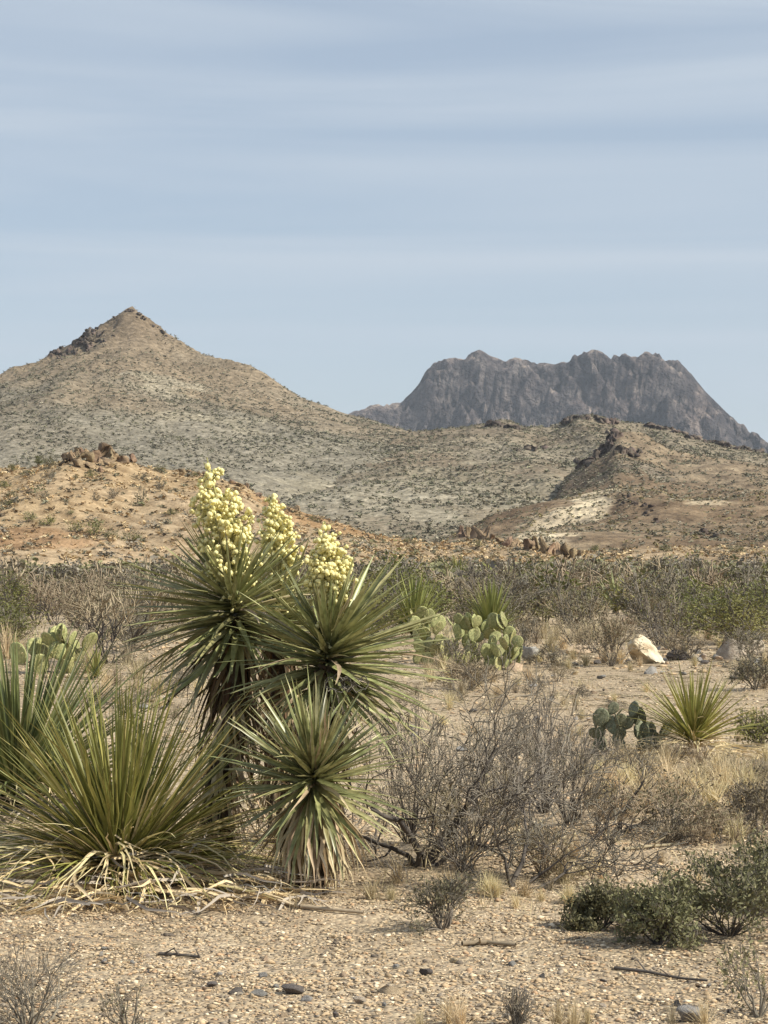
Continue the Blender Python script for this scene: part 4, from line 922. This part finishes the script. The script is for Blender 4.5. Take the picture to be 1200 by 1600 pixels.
for x0, x1, y0, y1, n_, h0, h1, wh in ((640, 840, 1050, 1110, 9, 20, 36, 'before the big prickly pear'), (900, 1200, 1185, 1320, 24, 34, 60, 'right of the thicket'), (600, 900, 1385, 1425, 10, 24, 44, 'in front of the thicket'),
        (1000, 1200, 1100, 1160, 8, 16, 34, 'beyond the small spiky clump'), (640, 1000, 1095, 1160, 12, 14, 30, 'on the bare ground behind the thicket'), (150, 330, 1060, 1130, 8, 26, 44, 'behind the big grassy clump'), (840, 1180, 1340, 1400, 10, 20, 36, 'above the sage bushes')):
    for _ in range(n_): tuft(rs.uniform(x0, x1), rs.uniform(y0, y1), rs.uniform(h0, h1), wh, None, rs.uniform(0.9, 1.4))
label_by_order(items, lambda o_, b: f'{o_} from left of dry grass tufts {b}')

# ------------------------------------------------------------------ brush band: single shrubs
def lod(seed, kind, near):
    if kind == 'grey': kw = dict(stems=9, depth=3 if near else 2, lean=0.9, r=0.016, spread=0.6, leaves=700 if near else 260, leaf=0.045 if near else 0.09, leafspread=0.06, H=0.45); ms = (M['grey_twig'], M['grey_twig'], M['greyleaf'])
    elif kind == 'olive': kw = dict(stems=9, depth=3 if near else 2, lean=0.8, r=0.014, spread=0.5, leaves=1700 if near else 520, leaf=0.045 if near else 0.085, leafspread=0.07, H=0.45); ms = (M['grey_twig'], M['grey_twig'], M['olive'])
    elif kind == 'green': kw = dict(stems=8, depth=2, lean=0.8, r=0.014, spread=0.5, leaves=1300 if near else 480, leaf=0.05 if near else 0.09, leafspread=0.08, H=0.45); ms = (M['dark_twig'], M['grey_twig'], M['green'])
    else: kw = dict(stems=11, depth=3 if near else 2, lean=0.7, r=0.012, spread=0.5, leaves=350 if near else 140, leaf=0.04 if near else 0.08, leafspread=0.05, H=0.45); ms = (M['dark_twig'], M['tan_twig'], M['greyleaf'])
    S, LV = shrub_protos(seed, size=(1.0, 1.0), **kw)
    S[:, 6:8] *= 0.6
    return split_meshes(S, LV, *ms, 2, 0.005 if near else 0.009)
PROTO = {(k, near): [lod(100 + i * 7 + j * 50 + near * 3, k, near) for i in range(3 if near else 2)] for j, k in enumerate(('grey', 'olive', 'brown', 'green')) for near in (True, False)}
KW = {'grey': 'grey twiggy', 'olive': 'olive green', 'brown': 'brown bare', 'green': 'fresh green'}
def put_shrub(kind, near, loc, w, h, px, where, store, group):
    o = thing('shrub', 'x', 'shrub', loc, rs.uniform(0, 6), group); o.scale = (w, w, h)
    for n, m in rs.choice(PROTO[(kind, near)]): add(n, m, o, kind='stuff')
    store.append((o, px, (KW[kind], where))); return o
items = []
for x0, x1, y0, y1, n_, w0, w1, wh in ((660, 1200, 1000, 1046, 17, 50, 105, 'between the prickly pear and the rock pile'), (900, 1200, 1190, 1330, 13, 60, 120, 'on the ground right of the thicket'), (620, 980, 1050, 1120, 8, 35, 60, 'on the bare strip behind the thicket'), (140, 330, 1040, 1110, 7, 50, 80, 'beside the tall yucca')):
    for i in range(n_):
        px = x0 + (x1 - x0) * (i + rs.random()) / n_; b_ = gp(px, rs.uniform(y0, y1)); k = b_.y / FPX; w = rs.uniform(w0, w1) * k
        if 975 < px < 1050 and b_.y > 28: continue
        put_shrub(rs.choice(('grey', 'brown', 'brown')), True, b_ - Vector((0, 0, 0.02)), w, w * rs.uniform(0.4, 0.62), px, wh, items, 'low shrubs in front of the brush band')
label_by_order(items, lambda o_, b: f'{o_} from left of low {b[0]} shrubs {b[1]}' if o_ != 'only' else f'only low {b[0]} shrub {b[1]}')
items = []; taken = []
def zone(px):
    return 'over the dark grassy clump' if px < 230 else 'behind the yucca heads' if px < 640 else 'above the prickly pear' if px < 840 else 'above the cream boulder' if px < 1040 else 'along the right picture side'
def row(D): return 'in the front row' if D < 38 else 'in the second row' if D < 47 else 'in the third row' if D < 60 else 'in the back row'
def keep_clear(px, D):
    # the bare gravel tongue in front of the boulder and rock pile; sight lines to clumps and rocks stay open
    if D < 34.5: return px > 210 or D < 30
    for cx_, w, d1 in ((650, 50, 44), (768, 55, 42), (716, 22, 90), (722, 80, 34), (962, 34, 60), (1015, 38, 34), (1150, 55, 33.5)):
        if abs(px - cx_) < w and D < d1: return True
    return False
tries = 0
while len(items) < 232 and tries < 14000:
    tries += 1
    D = math.sqrt(rs.uniform(29 ** 2, 78 ** 2)); px = rs.uniform(-60, 1260)
    if keep_clear(px, D): continue
    x = (px - CX) / FPX * D
    if any((x - a) ** 2 + (D - c) ** 2 < (0.62 * (s_ + 0.62)) ** 2 for a, c, s_ in taken): continue
    g = float(vn(px / 140, D / 14, 400)) + rs.gauss(0, 0.35)
    kind = 'olive' if g > (0.1 if px > 560 else 0.4) else 'grey' if g > -0.35 else 'brown'
    if px > 850 and g > 0.0: kind = 'olive'
    w = rs.uniform(1.1, 2.2); h = w * rs.uniform(0.55, 0.75) * (0.9 if D < 45 else 1.0)
    h = min(h, 1.45)
    if px > 560 and D < 44: h = min(h, 0.95)
    taken.append((x, D, w / 2))
    put_shrub(kind, D < 50, (x, D, gz1(x, D) - 0.03), w, h, px, f'{zone(px)}, {row(D)}', items, 'shrubs of the brush band')
label_by_order(items, lambda o_, b: f'{o_} from left of {b[0]} shrubs {b[1]}' if o_ != 'only' else f'only {b[0]} shrub {b[1]}')
# shrubs standing out on the tan hill
items = []; taken = []
def hill_shrub(px, py, wpx, hpx, kind, where):
    p = hit(px, py, d0=150, d1=330, which=('tan',))
    if p is None: return
    k = p[1] / FPX; put_shrub(kind, False, (p[0], p[1], p[2] - 0.1), wpx * k, hpx * k, px, where, items, 'shrubs on the tan hill')
for px, py, w, h, kd in ((115, 832, 26, 18, 'green'), (145, 838, 30, 22, 'green'), (175, 842, 26, 18, 'olive'), (205, 846, 34, 18, 'olive'), (45, 815, 24, 16, 'green'), (75, 822, 34, 18, 'olive'), (10, 790, 24, 14, 'olive'),
                         (220, 790, 20, 30, 'grey'), (80, 752, 18, 20, 'grey'), (265, 805, 26, 12, 'olive'), (60, 728, 26, 18, 'olive'), (80, 730, 28, 20, 'olive'), (48, 742, 36, 10, 'olive'), (8, 762, 26, 12, 'olive'),
                         (220, 750, 40, 12, 'grey'), (140, 748, 20, 16, 'olive'), (118, 750, 14, 10, 'olive'), (250, 765, 30, 14, 'grey'), (275, 735, 22, 14, 'olive'), (150, 782, 18, 14, 'grey'), (178, 778, 28, 16, 'grey'),
                         (250, 738, 24, 14, 'olive'), (20, 736, 22, 12, 'olive'), (110, 803, 12, 8, 'olive'), (70, 778, 20, 12, 'grey'), (20, 778, 26, 12, 'olive'), (95, 765, 14, 8, 'grey'), (300, 745, 20, 12, 'olive'),
                         (455, 800, 30, 12, 'grey'), (490, 815, 20, 12, 'olive'), (560, 822, 16, 10, 'grey'), (600, 838, 20, 10, 'olive'), (640, 850, 26, 12, 'olive'), (680, 852, 22, 12, 'grey'), (750, 855, 20, 12, 'olive'),
                         (930, 862, 24, 12, 'olive'), (980, 860, 22, 12, 'grey'), (1040, 862, 26, 12, 'olive'), (1090, 860, 20, 12, 'grey'), (1150, 862, 28, 12, 'olive')):
    hill_shrub(px, py, w, h, kd, 'on the tan hill below the rocks' if px < 240 else 'on the tan slope beside the blooms' if px < 620 else 'on the low tan strip at the hill foot')
label_by_order(items, lambda o_, b: f'{o_} from left of {b[0]} shrubs {b[1]}' if o_ != 'only' else f'only {b[0]} shrub {b[1]}')

# ------------------------------------------------------------------ rock outcrops on the hills
def outcrop(label, spots, mk, which, seed, d0=100, d1=1500, name='rock_outcrop', sink=0.25):
    """spots: px, py, width px, height px"""
    rng = random.Random(seed); first = None; root = None
    for px, py, w, h in spots:
        p = hit(px, py + h * 0.4, d0, d1, which)
        if p is None: continue
        if root is None: root = thing(name, label, 'rocks', p, 0); 
        k = p[1] / FPX
        o = add('rock', rng.choice(RK[mk]), root); o.location = Vector(p) - Vector(root.location) + Vector((0, 0, h * k * (0.2 - sink)))
        o.rotation_euler = (rng.gauss(0, .2), rng.gauss(0.15, .3), rng.uniform(0, 3)); o.scale = (w * k * .8, w * k * .7, h * k * .95)
def spotline(pts, n, w, h, seed, jit=5):
    rng = random.Random(seed); out = []
    for i in range(n):
        u = rng.random() * (len(pts) - 1); k = min(int(u), len(pts) - 2); f = u - k
        x = pts[k][0] * (1 - f) + pts[k + 1][0] * f + rng.gauss(0, jit); y = pts[k][1] * (1 - f) + pts[k + 1][1] * f + abs(rng.gauss(0, jit * .6))
        s = rng.uniform(0.55, 1.3); out.append((x, y, w * s, h * s))
    return out
outcrop('rugged tan and dark rock knob on top of the tan hill', spotline([(100, 716), (130, 702), (150, 696), (180, 700), (205, 714)], 34, 11, 11, 31, 5) + [(128, 697, 18, 24), (139, 690, 14, 26), (148, 697, 20, 22), (160, 702, 22, 24), (172, 708, 18, 20), (182, 696, 14, 24), (193, 704, 14, 22), (118, 707, 20, 14), (106, 711, 18, 12),
        (150, 716, 22, 16), (135, 714, 18, 14), (168, 722, 18, 12), (190, 718, 16, 12), (206, 714, 16, 12), (120, 722, 16, 10), (140, 728, 14, 10), (100, 721, 14, 10), (215, 720, 14, 9), (180, 730, 12, 8), (228, 724, 12, 8), (160, 734, 12, 8), (238, 728, 12, 7)], 'outcrop_tan', ('tan',), 3, 150, 330, sink=-0.05)
outcrop('line of small brown rocks down the tan hill crest behind the blooms', spotline([(280, 733), (330, 742), (380, 755), (430, 780), (520, 812)], 34, 9, 7, 5, 3), 'outcrop_tan', ('tan',), 5, 150, 330)
outcrop('dark jagged rocks on the left shoulder of the pointed hill', spotline([(82, 553), (110, 538), (125, 528), (140, 520), (158, 512)], 46, 9, 7, 6, 5) + spotline([(100, 556), (145, 535), (165, 522)], 20, 8, 6, 7, 7), 'outcrop_brown', ('cone',), 6)
outcrop('dark rocks ringing the tip of the pointed hill', spotline([(172, 492), (185, 484), (205, 484), (225, 495), (245, 510), (262, 522)], 30, 6, 3.5, 8, 3), 'outcrop_brown', ('cone',), 8)
outcrop('row of upright brown slabs at the hill foot, nearer the prickly pear', [(722, 833, 10, 14), (732, 832, 9, 18), (741, 833, 10, 20), (750, 834, 10, 20), (760, 836, 9, 18), (768, 840, 9, 12), (780, 845, 10, 9), (795, 848, 14, 12), (806, 850, 12, 11)], 'outcrop_tan', ('tan', 'brown'), 9, 150, 600, sink=-0.15)
outcrop('taller row of brown slabs at the hill foot, above the brush middle', [(826, 852, 13, 20), (838, 854, 12, 20), (850, 856, 14, 22), (861, 858, 10, 22), (872, 861, 12, 18), (884, 863, 12, 18), (894, 866, 9, 14), (906, 866, 13, 10), (915, 868, 8, 8)], 'outcrop_tan', ('tan', 'brown'), 10, 150, 600, sink=-0.15)
outcrop('dark cap rocks on the knoll in the middle of the brown ridge', spotline([(884, 654), (905, 650), (935, 650), (955, 658)], 26, 12, 9, 11, 4), 'outcrop_brown', ('ridge',), 11)
outcrop('small dark rock cap on the ridge below the far mountain peak', spotline([(768, 660), (790, 662), (810, 668)], 10, 13, 8, 12, 3), 'outcrop_brown', ('ridge',), 12)
outcrop('black cliff rocks on the spur right below the knoll', spotline([(962, 672), (958, 690), (945, 702), (925, 712), (905, 720)], 40, 12, 11, 13, 4) + spotline([(965, 698), (985, 702), (1005, 706)], 22, 12, 11, 14, 4), 'outcrop_brown', ('spur', 'ridge'), 13)
outcrop('dark rock line along the ridge falling to the right', spotline([(1010, 662), (1045, 668), (1080, 680), (1130, 692), (1190, 704)], 44, 11, 6, 15, 3), 'outcrop_brown', ('ridge',), 15)
outcrop('low dark rocks dotted over the ridge middle', spotline([(810, 700), (840, 695), (870, 690)], 8, 10, 6, 16, 6), 'outcrop_brown', ('ridge',), 16)
outcrop('rounded dark rock mound on the low brown hill', spotline([(1085, 832), (1100, 828), (1118, 834)], 9, 11, 8, 17, 3), 'outcrop_brown', ('brown',), 17)
outcrop('scattered brown rocks on the low hill over the slab row', spotline([(960, 770), (1000, 775), (1020, 800), (990, 830)], 22, 8, 5, 18, 12), 'outcrop_brown', ('brown', 'spur'), 18)

# ------------------------------------------------------------------ stuff: gravel, litter, scrub on the slopes
def sample_view(n, d0, d1, x0=-80, x1=1280, p=2.0):
    D = (RNG.uniform(d0 ** p, d1 ** p, n)) ** (1 / p); px = RNG.uniform(x0, x1, n); return (px - CX) / FPX * D, D
PAL = np.array([(0.54, 0.45, 0.32), (0.45, 0.365, 0.255), (0.35, 0.28, 0.19), (0.44, 0.315, 0.21), (0.72, 0.65, 0.52), (0.28, 0.25, 0.21), (0.16, 0.14, 0.12), (0.50, 0.395, 0.27), (0.62, 0.53, 0.39)])
PW = np.array([.17, .17, .13, .08, .10, .10, .08, .10, .07])
def pebbles(n, d0, d1, s0, s1, pv, pf, p=1.2):
    x, y = sample_view(n, d0, d1, p=p); k = (fbm(x / 0.9, y / 1.3, 3, 900) + RNG.normal(0, .4, n)) > -0.75; x, y = x[k], y[k]; n = len(x); s = s0 * (s1 / s0) ** (RNG.random(n) ** 2.6)
    z = gz(x, y) + s * 0.15
    scl = np.stack([s * RNG.uniform(.7, 1.5, n), s * RNG.uniform(.6, 1.1, n), s * RNG.uniform(.3, .65, n)], 1)
    t = np.array([1.05, 0.99, 0.95]) * PAL[RNG.choice(len(PAL), n, p=PW / PW.sum())] * RNG.uniform(.85, 1.12, (n, 1))
    return scatter(pv, pf, np.stack([x, y, z], 1), RNG.uniform(0, 6.28, n), scl, t)
def join3(L):
    V, F, T, o = [], [], [], 0
    for v, f, t in L: V.append(v); F.append(f + o); T.append(t); o += len(v)
    return np.concatenate(V), np.concatenate(F), np.concatenate(T)
I1 = [rock_vf(1, 50 + i, 7, 0.25, 0.75, 0.10) for i in range(3)]
L = []
for pv, pf in I1[:2]: L.append(pebbles(2400, 7.0, 13, 0.008, 0.025, pv, pf))
I0 = []
for i in range(6):
    v = np.array([(1, 0, 0), (0, 1, 0), (-1, 0, 0), (0, -1, 0), (0, 0, .9), (0, 0, -.9)], float) + np.random.default_rng(i).normal(size=(6, 3)) * 0.34
    I0.append((v, np.array([(0, 1, 4), (1, 2, 4), (2, 3, 4), (3, 0, 4), (1, 0, 5), (2, 1, 5), (3, 2, 5), (0, 3, 5)])))
for pv, pf in I0:
    L.append(pebbles(9500, 7.0, 13, 0.005, 0.0135, pv, pf, 1.1)); L.append(pebbles(6500, 12, 36, 0.007, 0.026, pv, pf, 1.6)); L.append(pebbles(450, 28, 42, 0.02, 0.07, pv, pf, 1.6))
V, F, T = join3(L)
add('gravel', mesh_np('gravel', V, F, M['gravel'], T), kind='stuff', label='pale angular desert gravel covering the ground')
# dry litter: small twigs and straws lying about
n = 5200; x, y = sample_view(n, 7, 34, p=1.3); a = RNG.uniform(0, 6.28, n); l = RNG.uniform(.02, .10, n) * np.clip(y / 12, 1, 2); z = gz(x, y) + 0.008
S = np.stack([x, y, z, x + np.cos(a) * l, y + np.sin(a) * l, z + RNG.uniform(0, .02, n), np.full(n, .0017) * y / 9, np.full(n, .001) * y / 9], 1)
add('dry_litter', mesh_np('dry_litter', *segs_mesh(S, 3), M['tan_twig']), kind='stuff', label='dry twigs and straws strewn over the gravel')
# low dry weeds
def weeds(n, d0, d1, hmin, hmax, name, mt, label, mask=None, p=1.4):
    x, y = sample_view(n, d0, d1, p=p)
    k = fbm(x / 1.6, y / 2.5, 3, 600) > 0.15
    if mask is not None: k &= mask(x, y)
    x, y = x[k], y[k]; nb = 9; n = len(x)
    bx = np.repeat(x, nb) + RNG.normal(0, .03, n * nb); by = np.repeat(y, nb) + RNG.normal(0, .03, n * nb)
    D_ = RNG.normal(size=(n * nb, 3)) * .5 + np.array([0, 0, 1]); h = RNG.uniform(hmin, hmax, n * nb)
    V, F = leaves_mesh(np.stack([bx, by, gz(bx, by)], 1), D_, h, 0.05); add(name, mesh_np(name, V, F, M[mt]), kind='stuff', label=label)
weeds(1500, 9.5, 36, .04, .14, 'dry_weeds', 'drygrass', 'low dry weeds between the stones')
weeds(2600, 34, 80, .10, .35, 'dry_weeds', 'drygrass', 'low dry grass under the brush', p=2)

# far brush past the single shrubs
def clump_vf(seed, n=70, leaf=0.2):
    r = np.random.default_rng(seed); P = r.normal(size=(n, 3)); P /= np.linalg.norm(P, axis=1, keepdims=True); P *= r.uniform(.35, 1, (n, 1)) * np.array([.5, .5, .85]); P[:, 2] = np.abs(P[:, 2]) 
    return leaves_mesh(P, r.normal(size=(n, 3)) + np.array([0, 0, .5]), leaf * r.uniform(.6, 1.4, n), .6, r)
CL = [clump_vf(i, 80, .17) for i in range(4)]
L = []
for i, (pv, pf) in enumerate(CL):
    n = 430; x, y = sample_view(n, 74, 235, -150, 1350, p=1.9); w = RNG.uniform(1.3, 2.6, n); h = np.minimum(w * RNG.uniform(.4, .62, n), 1.25) * np.where(RNG.random(n) < .08, 1.5, 1)
    g = vn(x / 18, y / 40, 700) + RNG.normal(0, .45, n); t = np.where((g > 0.05)[:, None], [[.19, .185, .10]], [[.25, .22, .175]]) * RNG.uniform(.75, 1.2, (n, 1))
    z = np.maximum(gz(x, y), h_tan(x, y)); k_ = (h_tan(x, y) < 0.35) | (RNG.random(n) < 0.10); x, y, z, w, h, t = x[k_], y[k_], z[k_], w[k_], h[k_], t[k_]; n = len(x)
    L.append(scatter(pv, pf, np.stack([x, y, z - .05], 1), RNG.uniform(0, 6.28, n), np.stack([w, w, h], 1), t))
V, F, T = join3(L); add('far_brush', mesh_np('far_brush', V, F, M['scrub'], T), kind='stuff', label='grey and olive brush stretching to the hill foot')
# scrub on slopes
def slope_scrub(label, hf, others, X0, X1, Y0, Y1, n, w0, w1, cols, protos, hmin=2.0, name='hill_scrub', dens=None):
    L = []
    for i, (pv, pf) in enumerate(protos):
        m = n // len(protos); x = RNG.uniform(X0, X1, m); y = RNG.uniform(Y0, Y1, m); z = hf(x, y)
        k = z > hmin
        for o in others: k &= z > o(x, y) - 0.3
        k &= np.abs(x / y * FPX) < 760
        k &= (fbm(x / 18, y / 45, 3, 800) + RNG.normal(0, .4, m)) > -0.5
        if dens is not None: k &= dens(x, y, z)
        x, y, z = x[k], y[k], z[k]; m = len(x)
        w = w0 * (w1 / w0) ** RNG.random(m); h = w * RNG.uniform(.4, .75, m); t = np.array(cols)[RNG.integers(0, len(cols), m)] * RNG.uniform(.75, 1.25, (m, 1))
        L.append(scatter(pv, pf, np.stack([x, y, z - .05 * w], 1), RNG.uniform(0, 6.28, m), np.stack([w, w, h], 1), t))
    V, F, T = join3(L); add(name, mesh_np(name, V, F, M['scrub'], T), kind='stuff', label=label); return len(T)
LOWC = [clump_vf(20 + i, 7, .75) for i in range(4)]; MIDC = [clump_vf(30 + i, 26, .4) for i in range(3)]
GR = [(.21, .20, .135), (.25, .225, .17), (.165, .16, .11), (.28, .25, .19)]
slope_scrub('grey-green scrub speckling the pointed hill', h_cone, [h_ridge, h_spur, h_brown], -330, 260, 560, 1180, 95000, .6, 1.5, GR, LOWC, 1.0, dens=lambda x, y, z: RNG.random(len(x)) > np.clip((z - 55) / 80, 0, .75))
slope_scrub('dark scrub speckling the brown ridge', h_ridge, [h_cone, h_spur, h_brown], -60, 330, 520, 1000, 50000, 0.6, 1.6, GR, LOWC, 1.0)
slope_scrub('dark scrub speckling the brown spur', h_spur, [h_ridge, h_brown], 30, 230, 400, 720, 30000, .5, 1.2, GR, LOWC, 1.0)
slope_scrub('olive and brown scrub speckling the low brown hill', h_brown, [h_spur, h_tan], -10, 150, 290, 520, 20000, .35, .9, GR + [(.24, .20, .10)], LOWC, .6)
slope_scrub('small dark scrub dotting the tan hill', h_tan, [h_brown], -70, 75, 195, 290, 4200, .3, .95, GR + [(.14, .11, .08)], MIDC, .4)
slope_scrub('pale dry bunch grass covering the tan hill', h_tan, [h_brown], -70, 75, 195, 290, 11000, .25, .7, [(.54, .41, .24), (.46, .33, .19), (.60, .48, .30), (.36, .26, .15)], LOWC, .3, 'bunch_grass')

# ------------------------------------------------------------------ haze
V = np.array([(x, y, z) for x in (-8200, 8200) for y in (-1500, 8200) for z in (-1.8, 420.0)], float)
F = np.array([(0, 1, 3, 2), (4, 6, 7, 5), (0, 4, 5, 1), (2, 3, 7, 6), (0, 2, 6, 4), (1, 5, 7, 3)])
hm = bpy.data.materials.new('haze'); hm.use_nodes = True; hm.node_tree.nodes.clear()
ho = hm.node_tree.nodes.new('ShaderNodeOutputMaterial'); hv = hm.node_tree.nodes.new('ShaderNodeVolumePrincipled')
hv.inputs['Color'].default_value = (0.80, 0.88, 1.0, 1); hv.inputs['Density'].default_value = 0.000055; hv.inputs['Anisotropy'].default_value = 0.0
hm.node_tree.links.new(hv.outputs[0], ho.inputs['Volume'])
add('haze', mesh_np('haze', V, F, hm), kind='stuff')
